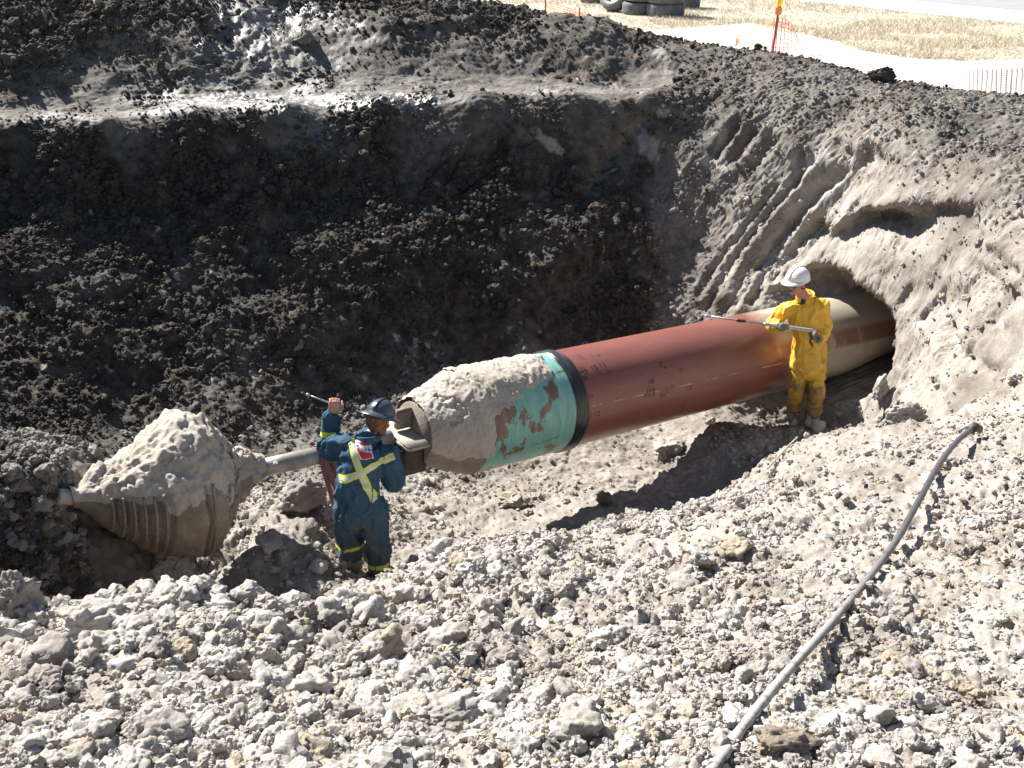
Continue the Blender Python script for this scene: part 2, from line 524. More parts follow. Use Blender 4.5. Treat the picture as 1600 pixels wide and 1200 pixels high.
    # pale smears left by the bucket on the dark wall
    for (cx, cy, ang, ln, wd, amt) in ((862, 225, 35, 34, 12, .9), (1018, 228, 10, 22, 20, .8), (1115, 255, 20, 32, 9, .6), (690, 295, 55, 26, 6, .5), (1035, 95, 75, 30, 14, .7),
                                       (1130, 215, -60, 16, 8, .5), (1240, 242, -70, 26, 12, .5), (420, 85, 60, 70, 40, .45)):
        ca, sa = math.cos(math.radians(ang)), math.sin(math.radians(ang))
        u = (px - cx) * ca + (py - cy) * sa; v = -(px - cx) * sa + (py - cy) * ca
        clay += .8 * amt * sstep(.35, .75, np.exp(-(u / ln) ** 2 - (v / wd) ** 2) + .45 * sn_) * (dep > 8)
    clay = np.clip(clay, 0, 1)
    idx = np.arange(nr * NU).reshape(nr, NU)
    quads = np.stack([idx[:-1, :-1], idx[:-1, 1:], idx[1:, 1:], idx[1:, :-1]], -1).reshape(-1, 4)
    me = bpy.data.meshes.new('pit_ground')
    me.vertices.add(len(flat)); me.vertices.foreach_set('co', flat.astype(np.float32).ravel())
    me.loops.add(quads.size); me.loops.foreach_set('vertex_index', quads.astype(np.int32).ravel())
    me.polygons.add(len(quads)); me.polygons.foreach_set('loop_start', np.arange(0, quads.size, 4, dtype=np.int32))
    me.polygons.foreach_set('use_smooth', np.ones(len(quads), bool))
    me.update(calc_edges=True)
    for nm, arr in (('clay', clay), ('wet', wet)):
        a = me.attributes.new(nm, 'FLOAT', 'POINT')
        a.data.foreach_set('value', arr.astype(np.float32))
    me.materials.append(M['ground'])
    o = bpy.data.objects.new('pit_ground', me)
    o['kind'] = 'structure'
    COL.objects.link(o)
    nrm = normals(flat.reshape(V.shape)).reshape(-1, 3)
    return o, flat, nrm, clay, rr, csz, (px, py, dep)

ground, GV, GN_, GCLAY, GROUGH, GCSZ, _ = build_ground()
GPX, GPY, GDEP = project(GV)
# bins for looking up the surface seen at a pixel
def hit(px, py, rad=5.0):
    m = np.where((np.abs(GPX - px) < rad) & (np.abs(GPY - py) < rad) & (GV[:, 1] > 1.3))[0]
    if len(m) == 0:
        return hit(px, py, rad * 2)
    dmin = GDEP[m].min()
    m = m[GDEP[m] < dmin + 0.25]
    w = m[np.argmin((GPX[m] - px) ** 2 + (GPY[m] - py) ** 2)]
    return Vector(GV[w]), Vector(GN_[w]), w

def ground_z(x, y):
    m = np.where((np.abs(GV[:, 0] - x) < 0.06) & (np.abs(GV[:, 1] - y) < 0.06))[0]
    return float(np.median(GV[m, 2])) if len(m) else -2.6

# ------------------------------------------------------------------ object helpers
def put(o, parent=None):
    COL.objects.link(o)
    if parent is not None:
        o.parent = parent
    return o

def tag(o, label=None, cat=None, group=None, kind=None):
    if label: o['label'] = label
    if cat: o['category'] = cat
    if group: o['group'] = group
    if kind: o['kind'] = kind
    return o

def empty(name, loc, label, cat, group=None):
    o = bpy.data.objects.new(name, None)
    o.empty_display_size = 0.2
    o.location = loc
    COL.objects.link(o)
    return tag(o, label, cat, group)

def mesh_obj(name, verts, faces, mat, parent=None, smooth=True, world=True):
    me = bpy.data.meshes.new(name)
    vs = [Vector(v) for v in verts]
    if parent is not None and world:
        off = parent.location
        vs = [v - off for v in vs]
    me.from_pydata([tuple(v) for v in vs], [], faces)
    me.update()
    if smooth:
        me.polygons.foreach_set('use_smooth', np.ones(len(me.polygons), bool))
    if mat is not None:
        me.materials.append(mat)
    o = bpy.data.objects.new(name, me)
    return put(o, parent)

def frame(d):
    d = Vector(d).normalized()
    u = Vector((0, 0, 1)) if abs(d.z) < 0.9 else Vector((0, 1, 0))
    r = d.cross(u).normalized()
    return r, r.cross(d).normalized()

def tube(path, radii, seg=12, cap=True, ell=None, ref=None):
    """loft of rings; radii floats or (a, b) pairs; ref fixes the first radius' direction"""
    vs, fs = [], []
    n = len(path)
    path = [Vector(p) for p in path]
    prev = None
    for i, p in enumerate(path):
        d = (path[min(i + 1, n - 1)] - path[max(i - 1, 0)]).normalized()
        if ref is not None:
            r = (Vector(ref) - d * Vector(ref).dot(d)).normalized()
        elif prev is None:
            r = frame(d)[0]
        else:
            r = (prev - d * prev.dot(d)).normalized()
        prev = r
        u = r.cross(d).normalized()
        a = radii[i] if isinstance(radii, (list, tuple)) else radii
        if not isinstance(a, (list, tuple)):
            a = (a, a)
        for k in range(seg):
            t = 2 * math.pi * k / seg
            vs.append(p + r * math.cos(t) * a[0] + u * math.sin(t) * a[1])
    for i in range(n - 1):
        for k in range(seg):
            k2 = (k + 1) % seg
            fs.append((i * seg + k, i * seg + k2, (i + 1) * seg + k2, (i + 1) * seg + k))
    if cap:
        fs.append(tuple(range(seg))[::-1])
        fs.append(tuple((n - 1) * seg + k for k in range(seg)))
    return vs, fs

def ellipsoid(c, r, rot=None, sub=3):
    bm = bmesh.new()
    bmesh.ops.create_icosphere(bm, subdivisions=sub, radius=1.0)
    mt = Matrix.Translation(Vector(c)) @ (rot.to_4x4() if rot is not None else Matrix.Identity(4)) @ Matrix.Diagonal((r[0], r[1], r[2], 1))
    bmesh.ops.transform(bm, matrix=mt, verts=bm.verts)
    vs = [v.co.copy() for v in bm.verts]
    fs = [tuple(v.index for v in f.verts) for f in bm.faces]
    bm.free()
    return vs, fs

def box(c, size, rot=None):
    vs = []
    for sx in (-.5, .5):
        for sy in (-.5, .5):
            for sz in (-.5, .5):
                v = Vector((sx * size[0], sy * size[1], sz * size[2]))
                if rot is not None:
                    v = rot @ v
                vs.append(v + Vector(c))
    fs = [(0, 1, 3, 2), (4, 6, 7, 5), (0, 4, 5, 1), (2, 3, 7, 6), (0, 2, 6, 4), (1, 5, 7, 3)]
    return vs, fs

def join(*parts):
    vs, fs = [], []
    for v, f in parts:
        o = len(vs)
        vs += [Vector(x) for x in v]
        fs += [tuple(i + o for i in t) for t in f]
    return vs, fs

def catmull(pts, n):
    pts = [Vector(p) for p in pts]
    out = []
    for i in range(len(pts) - 1):
        p0 = pts[max(i - 1, 0)]; p1 = pts[i]; p2 = pts[i + 1]; p3 = pts[min(i + 2, len(pts) - 1)]
        for k in range(n):
            t = k / n
            out.append(0.5 * ((2 * p1) + (p2 - p0) * t + (2 * p0 - 5 * p1 + 4 * p2 - p3) * t * t + (-p0 + 3 * p1 - 3 * p2 + p3) * t ** 3))
    out.append(pts[-1])
    return out

def remeshed(name, parts, voxel, mat, parent, smooth=2, folds=None):
    vs, fs = join(*parts)
    me = bpy.data.meshes.new('tmp')
    me.from_pydata([tuple(v) for v in vs], [], fs)
    o = bpy.data.objects.new('tmp', me)
    COL.objects.link(o)
    r = o.modifiers.new('r', 'REMESH'); r.mode = 'VOXEL'; r.voxel_size = voxel
    s = o.modifiers.new('s', 'SMOOTH'); s.factor = 0.5; s.iterations = smooth
    dg = bpy.context.evaluated_depsgraph_get()
    me2 = bpy.data.meshes.new_from_object(o.evaluated_get(dg))
    bpy.data.objects.remove(o); bpy.data.meshes.remove(me)
    me2.name = name
    n = len(me2.vertices)
    if folds:
        co = np.empty(n * 3, np.float32); me2.vertices.foreach_get('co', co); co = co.reshape(-1, 3)
        no = np.empty(n * 3, np.float32); me2.vertices.foreach_get('normal', no); no = no.reshape(-1, 3)
        co = co + no * folds(co)[:, None]
        me2.vertices.foreach_set('co', co.ravel())
    me2.polygons.foreach_set('use_smooth', np.ones(len(me2.polygons), bool))
    me2.materials.clear(); me2.materials.append(mat)
    me2.update()
    ob = bpy.data.objects.new(name, me2)
    return put(ob, parent)

# ------------------------------------------------------------------ clods of soil
def clod_mesh(name, seed, sub, mat, flat=0.75, knobby=1.0):
    bm = bmesh.new()
    bmesh.ops.create_icosphere(bm, subdivisions=sub, radius=1.0)
    co = np.array([v.co[:] for v in bm.verts])
    r0 = np.random.default_rng(seed)
    off = r0.uniform(-50, 50, 3)
    d = co / np.linalg.norm(co, axis=1, keepdims=True)
    # a few broken planes, then knobs and crumbs
    rad = np.ones(len(co))
    for k in range(14):
        nv = r0.normal(size=3); nv /= np.linalg.norm(nv)
        lim = r0.uniform(0.52, 0.9)
        c = d @ nv
        rad = np.where(c * rad > lim, lim / np.maximum(c, 1e-3), rad)
    rad = rad * (1 + 0.20 * fbm(d * 1.6 + off, 3, seed))
    rad = rad + .10 * fbm(d * 3.6 + off, 3, seed + 2) + knobby * (0.14 * clods(d * 1.9 + off, seed + 3, chance=.75) + 0.16 * clods(d * 4.6 + off, seed + 5, chance=.8)) - 0.15
    rad += 0.06 * fbm(d * 7 + off, 4, seed + 9) + .035 * fbm(d * 16 + off, 3, seed + 11)
    if sub > 3: rad += .05 * clods(d * 10 + off, seed + 15, chance=.7)
    co = d * rad[:, None] * np.array([1.0, r0.uniform(.7, .95), flat * r0.uniform(.8, 1.1)])
    for v, c in zip(bm.verts, co):
        v.co = c
    me = bpy.data.meshes.new(name)
    bm.to_mesh(me); bm.free()
    me.polygons.foreach_set('use_smooth', np.full(len(me.polygons), sub > 3))
    me.materials.append(mat)
    return me

variants = {}
lib = {}
bigv = {}
for key, mat in (('clay', 'clay_clod'), ('mid', 'mid_clod'), ('dark', 'dark_clod')):
    variants[key] = []
    bigv[key] = [clod_mesh('soil_clod', 300 + k * 13, 4, M[mat], 0.8) for k in range(9)]
    lib[key] = bpy.data.collections.new(key + '_clod_shapes')
    for k in range(7):
        me = clod_mesh('soil_clod', 100 + k * 13, 3, M[mat], 0.8)
        variants[key].append(me)
        lib[key].objects.link(bpy.data.objects.new('%s_clod_shape_%02d' % (key, k), me))

def scatter(name, label, cat, pts, rots, scls, key, parent=None):
    me = bpy.data.meshes.new(name)
    n = len(pts)
    me.vertices.add(n)
    me.vertices.foreach_set('co', np.asarray(pts, np.float32).ravel())
    a = me.attributes.new('rot', 'FLOAT_VECTOR', 'POINT'); a.data.foreach_set('vector', np.asarray(rots, np.float32).ravel())
    a = me.attributes.new('scl', 'FLOAT', 'POINT'); a.data.foreach_set('value', np.asarray(scls, np.float32))
    a = me.attributes.new('vid', 'INT', 'POINT'); a.data.foreach_set('value', rng.integers(0, 7, n).astype(np.int32))
    o = bpy.data.objects.new(name, me)
    put(o, parent)
    ng = bpy.data.node_groups.new(name + '_scatter', 'GeometryNodeTree')
    ng.interface.new_socket('Geometry', in_out='INPUT', socket_type='NodeSocketGeometry')
    ng.interface.new_socket('Geometry', in_out='OUTPUT', socket_type='NodeSocketGeometry')
    N, L = ng.nodes, ng.links
    gi = N.new('NodeGroupInput'); go = N.new('NodeGroupOutput')
    ci = N.new('GeometryNodeCollectionInfo')
    ci.inputs['Collection'].default_value = lib[key]
    ci.inputs['Separate Children'].default_value = True
    ci.inputs['Reset Children'].default_value = True
    ip = N.new('GeometryNodeInstanceOnPoints')
    ip.inputs['Pick Instance'].default_value = True
    def na(nm, t):
        q = N.new('GeometryNodeInputNamedAttribute'); q.data_type = t
        q.inputs['Name'].default_value = nm
        return q.outputs[0]
    L.new(gi.outputs[0], ip.inputs['Points'])
    L.new(ci.outputs[0], ip.inputs['Instance'])
    L.new(na('vid', 'INT'), ip.inputs['Instance Index'])
    e2r = N.new('FunctionNodeEulerToRotation')
    L.new(na('rot', 'FLOAT_VECTOR'), e2r.inputs[0])
    L.new(e2r.outputs[0], ip.inputs['Rotation'])
    L.new(na('scl', 'FLOAT'), ip.inputs['Scale'])
    L.new(ip.outputs[0], go.inputs[0])
    md = o.modifiers.new('scatter', 'NODES'); md.node_group = ng
    return tag(o, label, cat, kind='stuff')

# choose spots on the ground's own vertices (they lie about evenly over the picture)
inside = (GPX > -250) & (GPX < 1850) & (GPY > -60) & (GPY < 1330) & (GV[:, 1] > 1.5)
relA = GV - np.array(A0)
sA = relA @ np.array(AD)
dA = np.linalg.norm(relA - sA[:, None] * np.array(AD), axis=1)
clear = ~((dA < 0.62) & (sA > -3.2))
smooth_patch = sstep(-0.25, 0.35, fbm(GV * 0.9, 4, 301))
dens = (0.15 + 0.85 * GROUGH / max(GROUGH.max(), 1e-6)) * (0.25 + 0.75 * smooth_patch)
dens = np.where((GV[:, 2] < -2.85) & (sA > 1.5), dens * .3, dens)
wall_r = ((GPX > 1050) & (GPY < 640) & (GPY > 200))
dens = np.where(wall_r & (GCLAY > .6), dens * 0.6, dens)
dens = np.where(GCLAY < .4, dens * 2.4, dens)
dens = np.where((GCLAY < .12) & (GPY > 165) & (GPY < 420), dens * 1.6 + .4, dens)
dens = np.where((GPY < 215) & (GROUGH < .22), dens * .15, dens)
wet_ = np.empty(len(GV), np.float32); ground.data.attributes['wet'].data.foreach_get('value', wet_)
dens = dens * (1 - .8 * np.clip(wet_, 0, 1))
dens = np.where((GPY > 640) & (GCLAY > .8), dens * 1.2, dens)
cand = np.where(inside & clear)[0]
pw = dens[cand] / dens[cand].sum()

def spots(n, near_bias=0.0):
    return rng.choice(cand, size=n, replace=True, p=pw)

def make_set(n, rmin, rmax, power, sinkf):
    w = spots(n)
    u = rng.random(n)
    rad = rmin * (1 - u * (1 - (rmin / rmax) ** power)) ** (-1 / power)
    rad = rad * np.clip(GCSZ[w] / 0.07, 0.45, 2.2)
    pos = GV[w] + GN_[w] * (rad * sinkf)[:, None] + rng.normal(size=(n, 3)) * 0.008
    rot = rng.uniform(-0.6, 0.6, (n, 3)); rot[:, 2] = rng.uniform(0, 6.283, n)
    return w, rad, pos, rot

w1, r1, p1, e1 = make_set(190000, 0.010, 0.060, 2.1, 0.25)
w2, r2, p2, e2 = make_set(9500, 0.036, 0.100, 2.2, 0.22)
w = np.concatenate([w1, w2]); rad = np.concatenate([r1, r2]); pos = np.concatenate([p1, p2]); rot = np.concatenate([e1, e2])
# keep tiny far ones out (smaller than a pixel)
dep = GDEP[w]
okk = rad * F / dep > 1.6
# never inside the pipe string's space
rl = pos - np.array(A0); ss = rl @ np.array(AD)
dd = np.linalg.norm(rl - ss[:, None] * np.array(AD), axis=1)
okk &= ~((dd < 0.5 + rad) & (ss > -3.0))
w, rad, pos, rot = w[okk], rad[okk], pos[okk], rot[okk]
shown = rad * F / GDEP[w]
inframe = (GPX[w] > 0) & (GPX[w] < 1600) & (GPY[w] > 0) & (GPY[w] < 1200)
order = np.argsort(-np.where(inframe, shown, 0))
big = order[:290]
rest = order[290:]
cl = GCLAY[w] + rng.normal(0, 0.05, len(w))
kd = np.where(cl > 0.72, 0, np.where(cl > 0.33, 1, 2))
kd = np.where((GPY[w] < 430) & (GPX[w] < 1020), 2, kd)
keys = ['clay', 'mid', 'dark']
for k in big:
    o = bpy.data.objects.new('soil_clod', bigv[keys[kd[k]]][int(rng.integers(0, 9))])
    o.location = Vector(pos[k]); o.rotation_euler = tuple(rot[k]); o.scale = (rad[k],) * 3
    put(o, ground)
for i, (nm, lb) in enumerate((('clay_crumbs', 'loose pale clay crumbs and lumps strewn over the near bank and pit floor'),
                              ('damp_soil_crumbs', 'loose grey brown crumbs of mixed soil on the slopes'),
                              ('topsoil_crumbs', 'loose dark topsoil crumbs on the far wall and spoil heaps'))):
    m_ = rest[kd[rest] == i]
    scatter(nm, lb, 'loose soil', pos[m_], rot[m_], rad[m_], keys[i])

# ------------------------------------------------------------------ distinct lumps of clay, each a thing of its own
def lump(px, py, size_px, name, label, key='clay', seed=1, shape=(1, 1, 1), rotz=0.0, tilt=(0, 0), lift=0.25, knobby=1.0, flatn=0.85):
    p, n, wi = hit(px, py)
    r = size_px * 0.5 / F * GDEP[wi]
    me = clod_mesh(name, seed, 5, M[key + '_clod'], flatn, knobby)
    o = bpy.data.objects.new(name, me)
    o.location = p + Vector((0, 0, 1)) * r * lift * shape[2]
    o.rotation_euler = (tilt[0], tilt[1], rotz)
    o.scale = (r * shape[0], r * shape[1], r * shape[2])
    put(o)
    return tag(o, label, 'clay lump')

lump(135, 1000, 175, 'clay_lump', 'widest cracked grey clay block low at the left of the near bank', 'clay', 11, (1, .9, .85), .4)
lump(22, 950, 120, 'clay_lump', 'dark clay lump cut by the left edge of the photo', 'mid', 12, (1, 1, 1.05), 1.0)
lump(268, 905, 85, 'clay_lump', 'peaked pale clump sticking up on the bank edge below the mud-caked reamer', 'clay', 13, (.9, .9, 1.1), .2)
lump(425, 955, 66, 'clay_lump', 'faceted pale clod on the near bank, left neighbour of a smooth oval clod', 'clay', 14, (1, 1, 1), .7)
lump(482, 962, 50, 'clay_lump', 'smooth oval clod standing upright beside a faceted pale clod', 'clay', 15, (.85, .85, 1.2), .7, knobby=.4)
lump(250, 1025, 78, 'clay_lump', 'rounded brown clod right of the widest cracked block', 'mid', 16, (1, 1, .9), 2.1)
lump(412, 1058, 52, 'clay_lump', 'wedge shaped pale stone-like clod with pointed top in the foreground', 'clay', 17, (.8, .9, 1.15), .1, knobby=.5)
lump(665, 1120, 190, 'clay_slab', 'broad flat yellowish clay slab lying in the foreground centre', 'clay', 18, (1.1, .9, .42), .3, lift=.05)
lump(1228, 1165, 135, 'clay_lump', 'large knobbly brown lump at the bottom right of the hose', 'mid', 19, (1, .9, .7), .3)
lump(1372, 632, 52, 'clay_lump', 'upright jagged clay spike standing beside the tunnel mouth', 'clay', 20, (.65, .7, 1.5), .5, (.1, .35), lift=.6, knobby=.6)
lump(945, 790, 46, 'clay_slab', 'thin brown slab leaning over the shadowed trough below the pipe', 'mid', 21, (.5, .9, 1.1), .9, (.1, -.4), lift=.5, knobby=.3)
lump(478, 790, 92, 'clay_lump', 'tall brown faced lump left of the man in blue', 'mid', 22, (1, .9, .95), .6, lift=.4, knobby=.6)
lump(425, 852, 78, 'clay_slab', 'flat topped slab tilted beside the foot of the reamer', 'clay', 23, (1, .8, .5), -.5, (0, .25), lift=.4, knobby=.4)
lump(800, 785, 66, 'clay_lump', 'yellowish lump on the smooth ridge below the green pipe coating', 'clay', 24, (1.1, .8, .55), .3)
lump(1040, 705, 70, 'clay_lump', 'rough lump on the ridge under the red pipe', 'clay', 25, (1.1, .9, .7), 1.3)
lump(1410, 655, 62, 'clay_lump', 'squat clod beside the upper end of the hose', 'clay', 26, (1.2, .8, .8), .2)
lump(1184, 70, 18, 'topsoil_clod', 'small dark clod on the crest left of the warning light post', 'dark', 27, (1.2, 1, 1.0), .2, lift=.2)
lump(1372, 125, 46, 'topsoil_clod', 'dark clump rising from the crest of the right spoil bank', 'dark', 28, (1.2, 1, .8), .2, lift=.4)
lump(478, 66, 48, 'topsoil_clod', 'big grey clod resting on the spoil heap near the wet shiny patch', 'mid', 29, (1, 1, .8), .4, lift=.4, knobby=.5)
lump(1225, 1045, 60, 'clay_lump', 'dark damp clod between the flat slab and the hose', 'mid', 31, (1, 1, .8), .4)
lump(840, 940, 60, 'clay_lump', 'pale boulder-like clod above the centre of the foreground', 'clay', 32, (1.2, .9, .7), 1.2)

# ------------------------------------------------------------------ field, gravel apron, road
def grass_material():
    m, nt, N, L, B = new_mat('dry_grass_ground')
    geo = N.new('ShaderNodeNewGeometry'); pos = geo.outputs['Position']
    a = nz(N, L, 0.5, 6, 0.6, vec=pos); b = nz(N, L, 9.0, 6, 0.7, vec=pos)
    col = mix(N, L, ramp(N, L, a, .35, .65), (.60, .54, .43), (.50, .43, .32))
    col = mix(N, L, ramp(N, L, b, .35, .7), col, (.66, .61, .52))
    L.new(col, B.inputs['Base Color']); B.inputs['Roughness'].default_value = .95
    B.inputs['Specular IOR Level'].default_value = .1
    bump(N, L, B, b, 1.0, .06)
    return m
M['grass'] = grass_material()
def gravel_material(name, c1, c2):
    m, nt, N, L, B = new_mat(name)
    geo = N.new('ShaderNodeNewGeometry'); pos = geo.outputs['Position']
    a = nz(N, L, 1.2, 5, 0.6, vec=pos); b = nz(N, L, 30.0, 5, 0.7, vec=pos)
    col = mix(N, L, ramp(N, L, a, .3, .7), c1, c2)
    L.new(mix(N, L, 1.0, col, ramp(N, L, b, .3, .7, (.85, .85, .85, 1), (1.05, 1.05, 1.05, 1)), 'MULTIPLY'), B.inputs['Base Color'])
    B.inputs['Roughness'].default_value = .9
    bump(N, L, B, b, .5, .02)
    return m
M['gravel'] = gravel_material('pale_gravel', (.66, .62, .57), (.74, .71, .68))
M['asphalt'] = gravel_material('old_asphalt', (.27, .27, .28), (.33, .33, .34))

inner = [(-9.5, 20.3), (-4, 18.9), (-1, 18.0), (1.0, 17.4), (2.3, 17.2), (3.2, 16.7), (4.1, 16.2), (5.0, 14.9), (5.6, 13.8), (6.3, 12.9), (7.4, 12.3),
         (8.4, 12.3), (7.75, 11.2), (6.9, 9.6), (5.8, 7.7), (4.4, 5.2), (3.0, 2.6), (2.2, 1.45), (0, 1.4), (-2.2, 1.45), (-3.0, 2.6), (-4.4, 5.2), (-5.8, 7.7), (-7.4, 10.6), (-9.0, 13.5), (-10.8, 16.9), (-11.5, 19.5)]
c0 = Vector((0, 10))
vs, fs = [], []
ts = [0, .002, .006, .015, .03, .07, .2, 1.0]
ni = len(inner)
for t in ts:
    for (x, y) in inner:
        v = Vector((x, y)); dd_ = (v - c0).normalized() * 900 + c0
        q = v.lerp(dd_, t)
        vs.append((q.x, q.y, 0.0))
for i in range(len(ts) - 1):
    for k in range(ni):
        k2 = (k + 1) % ni
        fs.append((i * ni + k, (i + 1) * ni + k, (i + 1) * ni + k2, i * ni + k2))
field = mesh_obj('field', vs, fs, M['grass'], None, False)
tag(field, kind='structure')
# fan of grass right behind the crest: gravel apron 4 mm above the field
def sheet(name, pxs, z, mat):
    pts = [tuple(G(a, b, z)) for a, b in pxs]
    o = mesh_obj(name, pts, [tuple(range(len(pts)))], mat, None, False)
    return tag(o, kind='structure')
sheet('gravel_apron', [(1000, 70), (1005, 50), (1080, 45), (1170, 38), (1240, 52), (1300, 66), (1350, 82), (1420, 93), (1500, 97), (1640, 92), (1700, 92), (1760, 140), (1700, 170), (1560, 152), (1400, 135), (1200, 90)], .004, M['gravel'])
# shoulder and road run away to the right
p_a, p_b = Vector(G(1180, -6, .004)), Vector(G(1640, 42, .004))
dirr = (p_b - p_a).normalized()
nr_ = Vector((-dirr.y, dirr.x, 0))
if nr_.y < 0: nr_ = -nr_
def strip(name, o0, o1, z, mat):
    q = [p_a - dirr * 260 + nr_ * o0, p_a + dirr * 120 + nr_ * o0, p_a + dirr * 120 + nr_ * o1, p_a - dirr * 260 + nr_ * o1]
    o = mesh_obj(name, [(v.x, v.y, z) for v in q], [(0, 1, 2, 3)], mat, None, False)
    return tag(o, kind='structure')
strip('gravel_shoulder', 0, 4.2, .004, M['gravel'])
strip('road', 2.6, 11.0, .008, M['asphalt'])

# dry grass blades
m, nt, N, L, B = new_mat('dry_straw')
oi = N.new('ShaderNodeNewGeometry')
L.new(mix(N, L, oi.outputs['Random Per Island'], (.66, .60, .47), (.52, .45, .33)), B.inputs['Base Color'])
B.inputs['Roughness'].default_value = .9
M['straw'] = m
gx, gy = [], []
while len(gx) < 26000:
    px_, py_ = rng.uniform(540, 1700), rng.uniform(-30, 150)
    q = G(px_, py_)
    if q[1] > 45: continue
    ap = np.interp(px_, [1000, 1080, 1170, 1240, 1300, 1350, 1420, 1500, 1700], [48, 43, 36, 50, 64, 80, 91, 95, 90])
    if px_ > 1000 and py_ > ap: continue
    rp = np.interp(px_, [1180, 1640], [-6, 42])
    if px_ > 1100 and py_ < rp: continue
    if px_ < 1010 and py_ > np.interp(px_, [540, 700, 850, 950, 1010], [-2, 8, 20, 35, 52]): continue
    gx.append(q[0]); gy.append(q[1])
gx, gy = np.array(gx), np.array(gy)
nb = 3
n = len(gx) * nb
bx = np.repeat(gx, nb) + rng.normal(0, .04, n); by = np.repeat(gy, nb) + rng.normal(0, .04, n)
hh = rng.uniform(.02, .07, n) * (0.6 + .8 * (vnoise(np.stack([bx * .8, by * .8, 0 * bx], 1), 5) > 0))
an = rng.uniform(0, 6.28, n); lx = rng.normal(0, .05, n); ly = rng.normal(0, .05, n)
V3 = np.zeros((n, 3, 3))
V3[:, 0] = np.stack([bx - .006 * np.cos(an), by - .006 * np.sin(an), 0 * bx], 1)
V3[:, 1] = np.stack([bx + .006 * np.cos(an), by + .006 * np.sin(an), 0 * bx], 1)
V3[:, 2] = np.stack([bx + lx, by + ly, hh], 1)
me = bpy.data.meshes.new('dry_grass')
me.vertices.add(n * 3); me.vertices.foreach_set('co', V3.astype(np.float32).ravel())
me.loops.add(n * 3); me.loops.foreach_set('vertex_index', np.arange(n * 3, dtype=np.int32))
me.polygons.add(n); me.polygons.foreach_set('loop_start', np.arange(0, n * 3, 3, dtype=np.int32))
me.update(calc_edges=True); me.materials.append(M['straw'])
tag(put(bpy.data.objects.new('dry_grass', me)), 'short bleached dry grass covering the field beyond the pit', 'grass', kind='stuff')
# ------------------------------------------------------------------ the pipeline string
def cyl_pt(s, th, r):
    """th = 0 is the top of the pipe, positive towards the camera's side"""
    return axis(s) + (AU * math.cos(th) + AR * math.sin(th)) * r

def pipe_mesh(name, s0, s1, r, mat, parent, ns=40, nt=96, rad=None, closed_end=False, thmin=0.0, thmax=2 * math.pi):
    vs, fs = [], []
    full = abs(thmax - thmin - 2 * math.pi) < 1e-6
    cols = nt if full else nt + 1
    for i in range(ns + 1):
        s = s0 + (s1 - s0) * i / ns
        for k in range(cols):
            th = thmin + (thmax - thmin) * k / nt
            rr_ = r if rad is None else rad(s, th)
            vs.append(cyl_pt(s, th, rr_))
    for i in range(ns):
        for k in range(nt):
            k2 = (k + 1) % cols if full else k + 1
            fs.append((i * cols + k, (i + 1) * cols + k, (i + 1) * cols + k2, i * cols + k2))
    if closed_end and full:
        fs.append(tuple(range(cols)))
        fs.append(tuple(ns * cols + k for k in range(cols))[::-1])
    return mesh_obj(name, vs, fs, mat, parent)

def cyl_nodes(N, L):
    """object-space frame along the pipe: s, angle"""
    geo = N.new('ShaderNodeNewGeometry')
    sub = N.new('ShaderNodeVectorMath'); sub.operation = 'SUBTRACT'
    L.new(geo.outputs['Position'], sub.inputs[0]); sub.inputs[1].default_value = tuple(A0)
    def dot(v):
        d = N.new('ShaderNodeVectorMath'); d.operation = 'DOT_PRODUCT'
        L.new(sub.outputs[0], d.inputs[0]); d.inputs[1].default_value = tuple(v)
        return d.outputs['Value']
    return geo.outputs['Position'], sub.outputs[0], dot(AD), dot(AU), dot(AR)

MUD = (0.35, 0.308, 0.25)
MUD_PALE = (0.43, 0.39, 0.33)
MUD_WET = (0.15, 0.115, 0.075)
